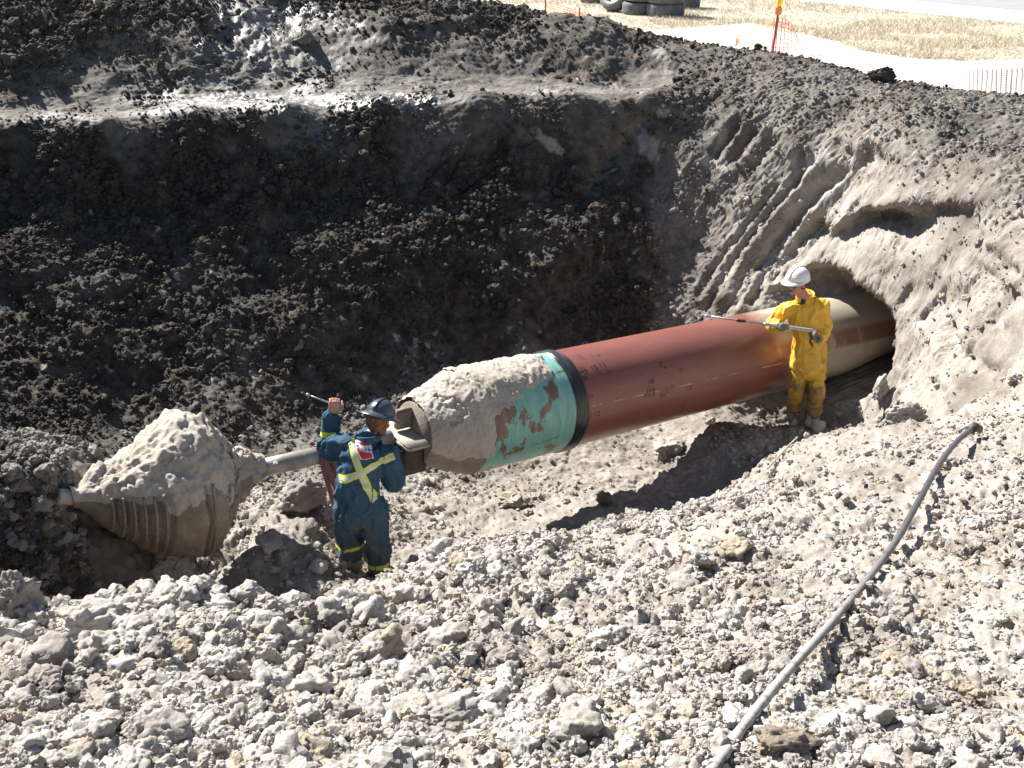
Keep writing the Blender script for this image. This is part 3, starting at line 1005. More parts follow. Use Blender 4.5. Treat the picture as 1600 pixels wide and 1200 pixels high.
# red-brown coated steel with mud washed over its right end
def red_pipe_material():
    m, nt, N, L, B = new_mat('red_brown_coating')
    pos, loc, s, u, r = cyl_nodes(N, L)
    comb = N.new('ShaderNodeCombineXYZ')
    L.new(math_n(N, L, 'MULTIPLY', s, .35), comb.inputs[0]); L.new(u, comb.inputs[1]); L.new(r, comb.inputs[2])
    streak = nz(N, L, 5.0, 6, .6, vec=comb.outputs[0])
    fine = nz(N, L, 45.0, 4, .6, vec=pos)
    base = mix(N, L, ramp(N, L, streak, .35, .7), (.20, .072, .053), (.225, .085, .064))
    # dust film, thicker on top
    dust = math_n(N, L, 'MULTIPLY', ramp(N, L, streak, .45, .8), .06)
    col = mix(N, L, dust, base, MUD)
    # mud right of the man in yellow (s > 4.0), with worn red stripe along the upper side
    edge = math_n(N, L, 'ADD', s, math_n(N, L, 'MULTIPLY', streak, 1.0))
    mud = ramp(N, L, math_n(N, L, 'MULTIPLY_ADD', edge, 1.0, -4.15), 0.0, .45)
    up_side = math_n(N, L, 'MULTIPLY_ADD', u, 1.0, -.07)
    comb2 = N.new('ShaderNodeCombineXYZ')
    L.new(math_n(N, L, 'MULTIPLY', s, 2.2), comb2.inputs[0]); L.new(math_n(N, L, 'MULTIPLY', u, .5), comb2.inputs[1]); L.new(math_n(N, L, 'MULTIPLY', r, .5), comb2.inputs[2])
    rub = nz(N, L, 3.0, 5, .6, vec=comb2.outputs[0])
    band = math_n(N, L, 'MULTIPLY', ramp(N, L, up_side, .0, .03), ramp(N, L, up_side, .22, .17))
    band = math_n(N, L, 'MULTIPLY', band, ramp(N, L, rub, .38, .52))
    band = math_n(N, L, 'MULTIPLY', band, ramp(N, L, r, 0.0, .05))
    mud = math_n(N, L, 'MULTIPLY', mud, math_n(N, L, 'SUBTRACT', 1.0, math_n(N, L, 'MULTIPLY', band, .8)))
    mudcol = mix(N, L, ramp(N, L, streak, .3, .7), (.30, .25, .18), (.42, .37, .30))
    col = mix(N, L, mud, col, mudcol)
    # fine drag scratches along the pipe
    comb3 = N.new('ShaderNodeCombineXYZ')
    L.new(math_n(N, L, 'MULTIPLY', s, .5), comb3.inputs[0]); L.new(math_n(N, L, 'MULTIPLY', u, 22.0), comb3.inputs[1]); L.new(math_n(N, L, 'MULTIPLY', r, 22.0), comb3.inputs[2])
    fsn = nz(N, L, 1.6, 6, .7, vec=comb3.outputs[0])
    col = mix(N, L, math_n(N, L, 'MULTIPLY', ramp(N, L, fsn, .60, .72), .16), col, (.45, .33, .29))
    col = mix(N, L, math_n(N, L, 'MULTIPLY', ramp(N, L, fine, .66, .74), .35), col, MUD)
    # long pale scrape
    sc = math_n(N, L, 'ABSOLUTE', math_n(N, L, 'MULTIPLY_ADD', s, .012, math_n(N, L, 'SUBTRACT', u, .115)))
    scr = math_n(N, L, 'MULTIPLY', ramp(N, L, sc, .006, .002), ramp(N, L, nz(N, L, 3.0, 4, .7, vec=loc), .46, .58))
    scr = math_n(N, L, 'MULTIPLY', scr, ramp(N, L, r, 0.0, .02))
    col = mix(N, L, math_n(N, L, 'MULTIPLY', scr, .75), col, (.62, .55, .52))
    # weld line: thin curved scratch round the pipe
    L.new(col, B.inputs['Base Color'])
    rg = N.new('ShaderNodeMapRange'); L.new(mud, rg.inputs[0]); rg.inputs[3].default_value = .30; rg.inputs[4].default_value = .8
    L.new(math_n(N, L, 'ADD', rg.outputs[0], math_n(N, L, 'MULTIPLY', ramp(N, L, fine, .3, .8), .10)), B.inputs['Roughness'])
    bump(N, L, B, fine, .12, .004)
    return m
M['red'] = red_pipe_material()

def green_material():
    m, nt, N, L, B = new_mat('green_epoxy_coating')
    pos, loc, s, u, r = cyl_nodes(N, L)
    patch = nz(N, L, 4.2, 5, .55, vec=loc)
    comb = N.new('ShaderNodeCombineXYZ')
    L.new(math_n(N, L, 'MULTIPLY', s, 6.0), comb.inputs[0]); L.new(math_n(N, L, 'MULTIPLY', u, .8), comb.inputs[1]); L.new(math_n(N, L, 'MULTIPLY', r, .8), comb.inputs[2])
    vst = nz(N, L, 5.0, 5, .65, vec=comb.outputs[0])
    comb2 = N.new('ShaderNodeCombineXYZ')
    L.new(math_n(N, L, 'MULTIPLY', s, .8), comb2.inputs[0]); L.new(math_n(N, L, 'MULTIPLY', u, 9.0), comb2.inputs[1]); L.new(math_n(N, L, 'MULTIPLY', r, 2.0), comb2.inputs[2])
    lst = nz(N, L, 2.0, 5, .6, vec=comb2.outputs[0])
    g = mix(N, L, ramp(N, L, vst, .3, .7), (.11, .30, .25), (.22, .47, .42))
    brown = mix(N, L, ramp(N, L, vst, .3, .7), (.11, .07, .045), (.20, .13, .09))
    # more rubbed away towards the pull head (s small) and low on the side
    k = math_n(N, L, 'ADD', patch, math_n(N, L, 'MULTIPLY', s, -.16))
    g = mix(N, L, ramp(N, L, k, .495, .52), g, brown)
    g = mix(N, L, ramp(N, L, lst, .60, .66), g, brown)
    g = mix(N, L, math_n(N, L, 'MULTIPLY', ramp(N, L, math_n(N, L, 'MULTIPLY', s, -1.0), -.12, .0), .75), g, MUD_WET)
    g = mix(N, L, math_n(N, L, 'MULTIPLY', ramp(N, L, vst, .5, .8), .35), g, MUD)
    L.new(g, B.inputs['Base Color']); B.inputs['Roughness'].default_value = .42
    bump(N, L, B, vst, .25, .004)
    return m
M['green'] = green_material()

def mud_material(name, a, b, c, rough=.85, wetlow=False):
    m, nt, N, L, B = new_mat(name)
    geo = N.new('ShaderNodeNewGeometry'); pos = geo.outputs['Position']
    x = nz(N, L, 3.5, 6, .6, vec=pos); y = nz(N, L, 26, 6, .7, vec=pos)
    col = mix(N, L, ramp(N, L, x, .36, .64), a, b)
    col = mix(N, L, ramp(N, L, y, .52, .8), col, c)
    L.new(col, B.inputs['Base Color']); B.inputs['Roughness'].default_value = rough
    n1 = bump(N, L, B, y, .7, .012)
    bump(N, L, B, nz(N, L, 90, 3, .6, vec=pos), .5, .003, n1)
    return m
M['mud'] = mud_material('pale_drilling_mud', MUD, MUD_PALE, (.28, .24, .18))
M['mud_brown_shade'] = mud_material('shade_brown_drilling_mud', (.16, .13, .095), (.25, .21, .16), (.12, .09, .065), .7)  # brown mud; its darkness also paints the shade on the reamer's side
def plain(name, col, rough=.5, metal=0.0, spec=.5, noise_amt=.25, scale=25, bstr=.2, bdist=.003):
    m, nt, N, L, B = new_mat(name)
    geo = N.new('ShaderNodeNewGeometry'); pos = geo.outputs['Position']
    x = nz(N, L, scale, 5, .6, vec=pos)
    lo = tuple(c * (1 - noise_amt) for c in col); hi = tuple(min(1, c * (1 + noise_amt)) for c in col)
    L.new(mix(N, L, ramp(N, L, x, .3, .7), lo, hi), B.inputs['Base Color'])
    B.inputs['Roughness'].default_value = rough; B.inputs['Metallic'].default_value = metal
    B.inputs['Specular IOR Level'].default_value = spec
    if bstr: bump(N, L, B, x, bstr, bdist)
    return m
M['black_coat'] = plain('black_shrink_sleeve', (.022, .022, .024), .28, spec=.6, noise_amt=.5, scale=18)
M['ink'] = plain('marker_ink', (.02, .012, .02), .6, bstr=0)
M['ink_faint'] = plain('faded_marker_ink', (.085, .035, .035), .6, bstr=0)
M['steel'] = plain('muddy_steel_rod', (.33, .31, .28), .45, .3, noise_amt=.3, scale=9)
M['steel_dark_and_shade'] = plain('dark_steel_and_shade', (.055, .042, .032), .55, .2, noise_amt=.4, scale=12)  # dark steel; also paints the shade under the pulling plate

def s_for_px(px, lo=-4.5, hi=8.0):
    for _ in range(50):
        m_ = (lo + hi) / 2
        x, y, d = project(np.array(axis(m_)))
        if x < px: lo = m_
        else: hi = m_
    return lo

S_CYL = s_for_px(716)
S_B0 = s_for_px(851)
S_B1 = s_for_px(870)
S_END = 8.6
pl = empty('pipeline', tuple(axis(S_CYL) - Vector((0, 0, PIPE_R))), 'wide red brown and green coated pipe running from a muddy cone into the clay wall', 'pipeline')
pipe_mesh('red_pipe', S_B1 - .02, S_END, PIPE_R, M['red'], pl, 120, 128)
tag(bpy.data.objects['red_pipe'], 'glossy red brown pipe section, its right end smeared with mud')
green = pipe_mesh('green_coating', S_CYL, S_B0 + .02, PIPE_R + .004, M['green'], pl, 40, 128)
tag(green, 'scuffed green coated end section')
def band_r(s, th):
    t = (s - S_B0) / (S_B1 - S_B0)
    e = min(t, 1 - t)
    return PIPE_R + .006 + .014 * min(1, max(0, e) * 7) + .003 * math.sin(t * 40) + .002 * math.sin(th * 9 + t * 6)
bl = pipe_mesh('joint_sleeve', S_B0 - .005, S_B1 + .005, 0, M['black_coat'], pl, 30, 128, band_r)
tag(bl, 'shiny black ridged band round the joint')

# handwriting in felt pen on the side of the red pipe
def pen(text, px, py, size, mat='ink', slant=0.0):
    # find s, theta at the pixel by search on the cylinder's visible side
    best = None
    for i in range(0, 140):
        s = .6 + i * .035
        for j in range(0, 70):
            th = -.3 + j * .04
            q = cyl_pt(s, th, PIPE_R)
            nvec = (AU * math.cos(th) + AR * math.sin(th))
            if nvec.dot(Vector((0, 0, CAM_Z)) - q) < 0: continue
            x, y, d = project(np.array(q))
            e = (x - px) ** 2 + (y - py) ** 2
            if best is None or e < best[0]: best = (e, s, th)
    _, s0, th0 = best
    cu = bpy.data.curves.new('pen_writing', 'FONT'); cu.body = text; cu.size = size; cu.shear = slant; cu.resolution_u = 2
    to = bpy.data.objects.new('tmp_t', cu); COL.objects.link(to)
    dg = bpy.context.evaluated_depsgraph_get()
    me = bpy.data.meshes.new_from_object(to.evaluated_get(dg))
    bpy.data.objects.remove(to); bpy.data.curves.remove(cu)
    me.name = 'pen_writing'
    wob = random.uniform(-.08, .08)
    for v in me.vertices:
        x, y = v.co.x, v.co.y
        y2 = y + x * wob
        p = cyl_pt(s0 + x, th0 - y2 / PIPE_R, PIPE_R + .0015)
        v.co = p - pl.location
    me.materials.clear(); me.materials.append(M[mat])
    o = bpy.data.objects.new('pen_writing', me)
    put(o, pl)
    return o
pen('TEMP', 893, 592, .085); pen('11.89', 897, 600, .075)
pen('15 11', 927, 579, .085); pen('12 33', 935, 587, .075, 'ink_faint')
pen('1.55', 900, 582, .07, 'ink_faint'); pen('11.12', 917, 654, .075)
pen('115', 899, 558, .06, 'ink_faint'); pen('19', 906, 564, .06, 'ink_faint'); pen('11.8', 926, 559, .06, 'ink_faint')
pen('.08', 1012, 602, .07); pen('11.3', 1008, 610, .06, 'ink_faint'); pen('118', 1008, 618, .08); pen('===', 1006, 625, .09)
pen('112', 1029, 616, .08, 'ink_faint'); pen('==', 1031, 624, .075); pen('10', 1048, 609, .06, 'ink_faint')
pen('14', 1072, 612, .09, 'ink_faint'); pen('11.6', 1056, 640, .07, 'ink_faint'); pen('7', 1034, 575, .08); pen('.', 1036, 576, .22); pen('18', 1062, 582, .06, 'ink_faint')
pen('20', 920, 622, .06, 'ink_faint'); pen('14', 1012, 655, .06, 'ink_faint')

# mud crust on top of the green end and over the cone
def relief_crust(name, s0, s1, base_r, mat, parent, mask, ns=150, nt=220, thick=.05, seed=3):
    vs = []
    pts = np.zeros((ns + 1, nt, 3)); th_ = np.zeros((ns + 1, nt)); s_ = np.zeros((ns + 1, nt))
    for i in range(ns + 1):
        for k in range(nt):
            s_[i, k] = s0 + (s1 - s0) * i / ns
            th_[i, k] = -math.pi + 2 * math.pi * k / nt
    br = base_r(s_)
    U_, R_ = np.array(AU), np.array(AR)
    dirv = np.cos(th_)[..., None] * U_ + np.sin(th_)[..., None] * R_
    ax = np.array(A0) + s_[..., None] * np.array(AD)
    surf = ax + dirv * br[..., None]
    q = surf.reshape(-1, 3)
    n1 = fbm(q * 3.0, 5, seed).reshape(s_.shape); n2 = fbm(q * 12.0, 4, seed + 5).reshape(s_.shape)
    cl_ = clods(q / .09, seed + 9, chance=.7).reshape(s_.shape)
    mk = mask(s_, th_) + .45 * n1 + .12 * n2
    t = thick * np.clip(mk * 2.2, -1, 1) * (0.55 + .35 * n1) + .010 * n2 * (mk > 0)
    t = t + np.clip(mk, 0, 1) * .022 * cl_ * np.clip(.5 + n1, 0, 1)
    t = t - .022 * np.exp(-(fbm(q * 3.3 + 5, 3, seed + 21).reshape(s_.shape) / .035) ** 2) * (mk > .12) + .008 * fbm(q * 30, 3, seed + 31).reshape(s_.shape) * (mk > .05)
    t = np.where(mk < 0, -.03, np.maximum(t, .004))
    pos_ = ax + dirv * (br + t)[..., None]
    fs = []
    for i in range(ns):
        for k in range(nt):
            k2 = (k + 1) % nt
            if min(mk[i, k], mk[i + 1, k], mk[i + 1, k2], mk[i, k2]) < -.12: continue
            fs.append((i * nt + k, i * nt + k2, (i + 1) * nt + k2, (i + 1) * nt + k))
    o = mesh_obj(name, pos_.reshape(-1, 3), fs, mat, parent)
    return o
def mask_top(s, th):
    t = (s - S_CYL) / (S_B0 - S_CYL)            # 0 at the cone, 1 at the band
    lim = 1.28 - .85 * np.clip(t, 0, 1)         # crust reaches lower near the cone
    return np.clip((lim - np.abs(th - .0)) * 1.4, -1, .8) - .9 * sstep(.82, .98, t)
crust = relief_crust('mud_crust', S_CYL - .05, S_B0 - .03, lambda s: np.full_like(s, PIPE_R + .004), M['mud'], pl, mask_top, thick=.035)
tag(crust, 'cracked pale mud caked over the top of the green section')

# conical pull head
S_C0, S_C1 = S_CYL, S_CYL - .46
def cone_r(s):
    t = np.clip((S_C0 - s) / (S_C0 - S_C1), 0, 1)
    return PIPE_R + .002 - .19 * t ** 1.05
vs, fs = [], []
ns, nt = 50, 120
for i in range(ns + 1):
    s = S_C0 + .01 + (S_C1 - S_C0 - .01) * i / ns
    for k in range(nt):
        th = 2 * math.pi * k / nt
        vs.append(cyl_pt(s, th, float(cone_r(s))))
for i in range(ns):
    for k in range(nt):
        k2 = (k + 1) % nt
        fs.append((i * nt + k, i * nt + k2, (i + 1) * nt + k2, (i + 1) * nt + k))
fs.append(tuple(ns * nt + k for k in range(nt)))
mesh_obj('pull_head', vs, fs, M['mud_brown_shade'], pl)
def mask_cone(s, th):
    return np.clip((1.75 - np.abs(th)) * 1.2, -.6, .8)
crust2 = relief_crust('mud_crust', S_C1 + .0, S_C0 + .06, cone_r, M['mud'], pl, mask_cone, 90, 220, thick=.05, seed=23)
tag(crust2, 'thick lumpy mud on the cone of the pull head')
# pulling eye plates on the cone's face
Rm = Matrix((AD, AR, AU)).transposed()
def plate(name, s, side, up, size, mat, lab=None):
    v, f = box(axis(s) + AR * side + AU * up, size, Rm)
    bm = bmesh.new()
    vv = [bm.verts.new(x) for x in v]
    for q in f: bm.faces.new([vv[i] for i in q])
    bmesh.ops.bevel(bm, geom=bm.edges[:], offset=.012, segments=2, affect='EDGES')
    bmesh.ops.recalc_face_normals(bm, faces=bm.faces)
    bmesh.ops.subdivide_edges(bm, edges=bm.edges[:], cuts=3, use_grid_fill=True)
    co = np.array([x.co[:] for x in bm.verts])
    d = fbm(co * 9, 4, 5) * .014
    for x, e in zip(bm.verts, d):
        x.co += Vector((0, 0, float(e)))
    v2 = [x.co.copy() for x in bm.verts]; bm.verts.index_update()
    f2 = [tuple(x.index for x in q.verts) for q in bm.faces]
    bm.free()
    o = mesh_obj(name, v2, f2, mat, pl)
    if lab: tag(o, lab)
    return o
plate('pulling_plate_or_shade', S_C1 - .09, 0.0, .0, (.26, .54, .045), M['mud'], 'flat mud topped plate sticking out of the pull head')
plate('pulling_plate_or_shade', S_C1 - .09, 0.04, -.16, (.24, .30, .24), M['steel_dark_and_shade'], 'dark block standing in for the shade below the flat plate')  # shade below the plate put in as a dark block
plate('pulling_plate_or_shade', S_C1 - .06, -.05, .13, (.18, .06, .18), M['mud_brown_shade'], 'short upright plate above the flat one')

# ------------------------------------------------------------------ reamer and drill rod, caked in mud
S_RM = s_for_px(292)
S_TIP = s_for_px(90)
S_ROD1 = S_C1 - .22
rm = empty('reamer', tuple(axis(S_RM) - Vector((0, 0, .6))), 'big cone shaped reamer caked in pale mud, left of the man in blue', 'reamer')
prof = [(-1.05, .055), (-.86, .060), (-.76, .075), (-.69, .13), (-.58, .235), (-.46, .31), (-.34, .39), (-.20, .47), (-.08, .52), (.04, .53), (.12, .50), (.20, .41), (.29, .30), (.36, .20), (.46, .15), (.53, .10), (.60, .075)]
ps = np.array([p[0] for p in prof]); pr = np.array([p[1] for p in prof])
ns, nt = 170, 260
S_, T_ = np.meshgrid(np.linspace(-.80, .60, ns), np.linspace(0, 2 * math.pi, nt, endpoint=False), indexing='ij')
base = np.interp(S_, ps, pr)
dirv = np.cos(T_)[..., None] * np.array(AU) + np.sin(T_)[..., None] * np.array(AR)
ax = np.array(axis(S_RM)) + S_[..., None] * np.array(AD) + np.array((0, 0, .34)) * (np.maximum(0, -2.8 - S_RM - S_) ** 1.3)[..., None]
q = (ax + dirv * base[..., None]).reshape(-1, 3)
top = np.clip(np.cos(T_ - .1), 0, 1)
n1 = fbm(q * 3, 4, 401).reshape(S_.shape); n2 = fbm(q * 14, 4, 403).reshape(S_.shape); cl_ = clods(q / .075, 405, chance=.8).reshape(S_.shape)
cl2 = clods(q / .15, 407, chance=.6).reshape(S_.shape)
fade = np.clip(base / .2, 0, 1)
n3 = fbm(q * 34, 3, 411).reshape(S_.shape)
rr_ = base + fade * (.06 * n1 * (.4 + top) + .014 * n2 * (.4 + top) + .012 * n3 * top + .034 * cl_ * (top ** .7) + .04 * cl2 * (top ** 1.5)) + .06 * top ** 3 * np.exp(-((S_ - .0) / .16) ** 2)
# grooves where the cutters' bars show through
side = np.clip(np.sin(T_), 0, 1) ** .5 * (np.cos(T_) < .45)
for gs in (-.56, -.50, -.44, -.38, -.32, -.26, -.02):
    g = np.exp(-((S_ - gs - .012 * n1) / .012) ** 2)
    rr_ -= g * side * .045
# cracks on the back cone
rr_ -= .05 * np.exp(-((np.abs(n1 - .1)) / .05) ** 2) * (S_ > .12) * fade
pos_ = ax + dirv * rr_[..., None]
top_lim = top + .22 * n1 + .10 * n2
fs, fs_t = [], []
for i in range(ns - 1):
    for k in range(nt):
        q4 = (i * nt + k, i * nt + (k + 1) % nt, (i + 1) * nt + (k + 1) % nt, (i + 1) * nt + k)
        (fs_t if top_lim[i, k] > .34 else fs).append(q4)  # side faces painted in shade brown, lit top faces in pale mud
ob = mesh_obj('mud_body', pos_.reshape(-1, 3), fs, M['mud_brown_shade'], rm)
tag(ob, 'grooved side of the reamer, its shade put into a brown mud colour')
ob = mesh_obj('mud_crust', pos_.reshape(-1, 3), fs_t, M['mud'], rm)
tag(ob, 'pale crumbly mud heaped on the lit top of the reamer')
for gs in (-.59, -.53, -.47, -.41, -.35, -.29, .02):
    r0 = float(np.interp(gs, ps, pr)) + .004
    vs_, fs_ = [], []
    c = axis(S_RM + gs)
    path = []
    for k in range(26):
        th = 1.12 + k * (1.35 / 25)
        path.append(c + (AU * math.cos(th) + AR * math.sin(th)) * (r0 + .006 * math.sin(k * 1.7)))
    v, f = tube(path, .011, 6)
    mesh_obj('cutter_bar', v, f, M['mud_brown_shade'], rm)
v, f = tube([axis(S_TIP + .05 * i * (S_RM - .72 - S_TIP) / 1.0) for i in range(21)], .055, 20)
mesh_obj('lead_rod', v, f, M['mud'], rm)
v, f = tube([axis(S_RM + .5), axis(S_RM + .8), axis(S_ROD1)], .072, 28)
tag(mesh_obj('drill_rod', v, f, M['steel'], rm), 'bare grey steel rod behind the reamer')
# knuckle of mud where the rod leaves the reamer, and blobs on the rod
def blob_on(s, th, r, size, seed, shape=(1, 1, 1)):
    me = clod_mesh('mud_blob', seed, 4, M['mud'], .9)
    o = bpy.data.objects.new('mud_blob', me)
    o.location = cyl_pt(s, th, r) - rm.location
    o.scale = tuple(size * k for k in shape)
    o.rotation_euler = (seed, .3, seed * 2)
    put(o, rm)
blob_on(S_RM + .38, -.2, .14, .13, 501); blob_on(S_RM + .30, .6, .20, .12, 502); blob_on(S_RM + .44, 1.3, .10, .12, 503); blob_on(S_RM + .50, .1, .06, .10, 504)
blob_on(S_RM + .68, .9, .06, .045, 505); blob_on(S_RM + .93, .7, .06, .022, 506); blob_on(S_RM + .36, 2.3, .15, .14, 507)

# ------------------------------------------------------------------ pink webbing sling over the rod
M['sling'] = plain('faded_pink_webbing', (.30, .145, .135), .9, noise_amt=.35, scale=60, bstr=.5)
sl = empty('lifting_sling', tuple(axis(s_for_px(515)) - Vector((0, 0, .9))), 'faded pink webbing sling looped over the steel rod behind the man in blue', 'sling')
def ribbon(name, path, width, wdir, mat, parent, thick=.006):
    vs, fs = [], []
    n = len(path)
    path = [Vector(p) for p in path]
    for i, p in enumerate(path):
        d = (path[min(i + 1, n - 1)] - path[max(i - 1, 0)]).normalized()
        wd = Vector(wdir[i] if isinstance(wdir, list) else wdir)
        wd = (wd - d * wd.dot(d)).normalized()
        nn = d.cross(wd).normalized()
        for a, b in ((-.5, -.5), (.5, -.5), (.5, .5), (-.5, .5)):
            vs.append(p + wd * a * width + nn * b * thick)
    for i in range(n - 1):
        for k in range(4):
            k2 = (k + 1) % 4
            fs.append((i * 4 + k, i * 4 + k2, (i + 1) * 4 + k2, (i + 1) * 4 + k))
    fs += [(0, 3, 2, 1), tuple((n - 1) * 4 + k for k in range(4))]
    return mesh_obj(name, vs, fs, mat, parent)
for j, (pxs, drop, dx) in enumerate(((499, .62, .07), (513, .66, .03))):
    s = s_for_px(pxs)
    path = [cyl_pt(s, th, .082 + .01 * j) for th in np.linspace(2.6, -2.2, 22)]
    ribbon('strap_loop', path, .052, AD, M['sling'], sl)
    a = cyl_pt(s, 1.5, .088)
    b = a + Vector((.03 + dx, -.06, -drop * .5)); c = a + Vector((.10 + dx, -.10, -drop))
    ribbon('strap_tail', catmull([a, b, c], 8), .045, [AD + Vector((0, -.2 * math.sin(k * .4 + j), 0)) for k in range(17)], M['sling'], sl)
    a2 = cyl_pt(s, 2.4, .088)
    ribbon('strap_tail', catmull([a2, a2 + Vector((.05, 0, -drop * .45)), a2 + Vector((.14, -.06, -drop * .95))], 8), .045, AD, M['sling'], sl)

# ------------------------------------------------------------------ black hose down the bank
m, nt_, N, L, B = new_mat('dusty_black_hose')
geo = N.new('ShaderNodeNewGeometry')
sepn = N.new('ShaderNodeSeparateXYZ'); L.new(geo.outputs['Normal'], sepn.inputs[0])
nn_ = nz(N, L, 14, 5, .6, vec=geo.outputs['Position'])
sepp = N.new('ShaderNodeSeparateXYZ'); L.new(geo.outputs['Position'], sepp.inputs[0])
nearer = ramp(N, L, math_n(N, L, 'MULTIPLY', sepp.outputs[1], .1), .28, .50, (1, 1, 1, 1), (.12, .12, .12, 1))
dust = math_n(N, L, 'MULTIPLY', ramp(N, L, math_n(N, L, 'MULTIPLY_ADD', nn_, 1.2, math_n(N, L, 'MULTIPLY', sepn.outputs[2], .35)), .62, .85), nearer)
L.new(mix(N, L, dust, (.035, .036, .045), (.42, .385, .36)), B.inputs['Base Color'])
rg = N.new('ShaderNodeMapRange'); L.new(dust, rg.inputs[0]); rg.inputs[3].default_value = .32; rg.inputs[4].default_value = .85
L.new(rg.outputs[0], B.inputs['Roughness'])
bump(N, L, B, nn_, .3, .006)
M['hose'] = m
def base_hit(px, py, lift):
    lo = 1.25
    for i in range(900):
        q = P(px, py, lo)
        if q[2] <= tps(np.array([q[0]]), np.array([q[1]]))[0] + lift: return Vector(q)
        lo += .012
    return Vector(q)
hp = [base_hit(a, b, .108) for (a, b) in ((1020, 1330), (1115, 1200), (1181, 1110), (1243, 1036), (1300, 972), (1358, 902), (1402, 842), (1437, 780), (1466, 728), (1495, 690), (1522, 668))]
path = catmull(hp, 14)
rads = [.0185 + .0012 * math.sin(i * 1.9) for i in range(len(path))]
hose = empty('water_hose', tuple(hp[0]), 'long dusty black hose lying down the clay bank at the right', 'hose')
v, f = tube(path, rads, 18)
mesh_obj('hose_tube', v, f, M['hose'], hose)
d_ = (path[-1] - path[-3]).normalized()
v, f = tube([path[-1] - d_ * .05, path[-1] + d_ * .02, path[-1] + d_ * .06 + Vector((.02, 0, -.03))], [.031, .031, .028], 16)
mesh_obj('hose_end', v, f, M['steel_dark_and_shade'], hose)

# thin line on the floor by the yellow man's boots
tp = []
for (a, b) in ((1245, 688), (1228, 706), (1212, 724), (1198, 740)):
    p, n, wi = hit(a, b); tp.append(p + Vector((0, 0, .04)))
v, f = tube(catmull(tp, 6), .008, 8)
M['cable'] = plain('dusty_cable', (.35, .32, .28), .8, bstr=0)
tag(mesh_obj('supply_line', v, f, M['cable']), 'thin muddy line hanging in the shadowed trough below the boots of the man in yellow', 'line')

# ------------------------------------------------------------------ tyres on the field
M['tyre'] = plain('grey_dusty_tyre_rubber', (.10, .105, .11), .75, noise_amt=.35, scale=7)
M['tyre_wall'] = plain('tyre_sidewall_rubber', (.13, .135, .14), .6, noise_amt=.3, scale=5)
def tyre_meshes():
    R, w, rim = .38, .27, .21
    prof = [(rim, -.105), (rim + .02, -.125), (R - .07, -.135), (R - .02, -.125), (R, -.10), (R + .004, -.04), (R + .004, .04), (R, .10), (R - .02, .125), (R - .07, .135), (rim + .02, .125), (rim, .105), (rim + .03, .08), (R - .04, .09), (R - .04, -.09), (rim + .03, -.08)]
    seg = 48
    vs, fs = [], []
    for k in range(seg):
        t = 2 * math.pi * k / seg
        for (r, z) in prof:
            rr2 = r + (.008 if (k % 2 and r > R - .01) else 0)
            vs.append((rr2 * math.cos(t), rr2 * math.sin(t), z))
    n = len(prof)
    for k in range(seg):
        k2 = (k + 1) % seg
        for i in range(n):
            i2 = (i + 1) % n
            fs.append((k * n + i, k2 * n + i, k2 * n + i2, k * n + i2))
    me = bpy.data.meshes.new('tyre'); me.from_pydata(vs, [], fs); me.materials.append(M['tyre']); me.update()
    return me
ty_me = tyre_meshes()
ty_me.polygons.foreach_set('use_smooth', np.ones(len(ty_me.polygons), bool))
ring_me = bpy.data.meshes.new('sidewall_ring')
vs, fs = [], []
for k in range(48):
    t = 2 * math.pi * k / 48
    for (r, z) in ((.235, .129), (.30, .139), (.305, .139), (.24, .129)):
        vs.append((r * math.cos(t), r * math.sin(t), z + (.003 if r > .23 else 0)))
for k in range(48):
    k2 = (k + 1) % 48
    fs.append((k * 4, k * 4 + 1, k2 * 4 + 1, k2 * 4))
ring_me.from_pydata(vs, [], fs); ring_me.materials.append(M['tyre_wall']); ring_me.update()
def tyre(px, py, z, rot, label, sc=1.0):
    g = G(px, py)
    o = empty('tyre', (g[0], g[1], z), label, 'tyre', 'old tyres stacked on the grass')
    o.rotation_euler = rot; o.scale = (sc,) * 3
    a = bpy.data.objects.new('tread_and_walls', ty_me); put(a, o)
    b = bpy.data.objects.new('sidewall_ring', ring_me); put(b, o)
g0 = 18
tyre(1039, 25, .135, (0, 0, .2), 'bottom tyre of the rightmost front stack beyond the crest', 1.08)
tyre(1038, 25, .42, (0.03, 0, 1), 'second tyre up in the rightmost front stack', 1.08)
tyre(1039, 25, .70, (0, .02, 1), 'top tyre of the rightmost front stack, cut by the photo edge', 1.08)
tyre(999, 22, .135, (0, 0, .7), 'bottom tyre of the left neighbour stack', 1.0)
tyre(1000, 22, .41, (0, .03, .7), 'second tyre in the left neighbour stack', 1.0)
tyre(999, 22, .68, (0, 0, .1), 'top tyre of the left neighbour stack', 1.0)
tyre(962, 18, .36, (math.radians(38), math.radians(-48), 0), 'tyre leaning tilted against the stacks', 1.0)
tyre(1068, 12, .14, (0, 0, .4), 'dark lower tyre standing behind the right stack', 1.0)
tyre(1066, 12, .42, (0, 0, .4), 'dark upper tyre standing behind the right stack', 1.0)
tyre(930, 4, .14, (0, 0, .9), 'leftmost tyre lying flat on the grass', 1.0)

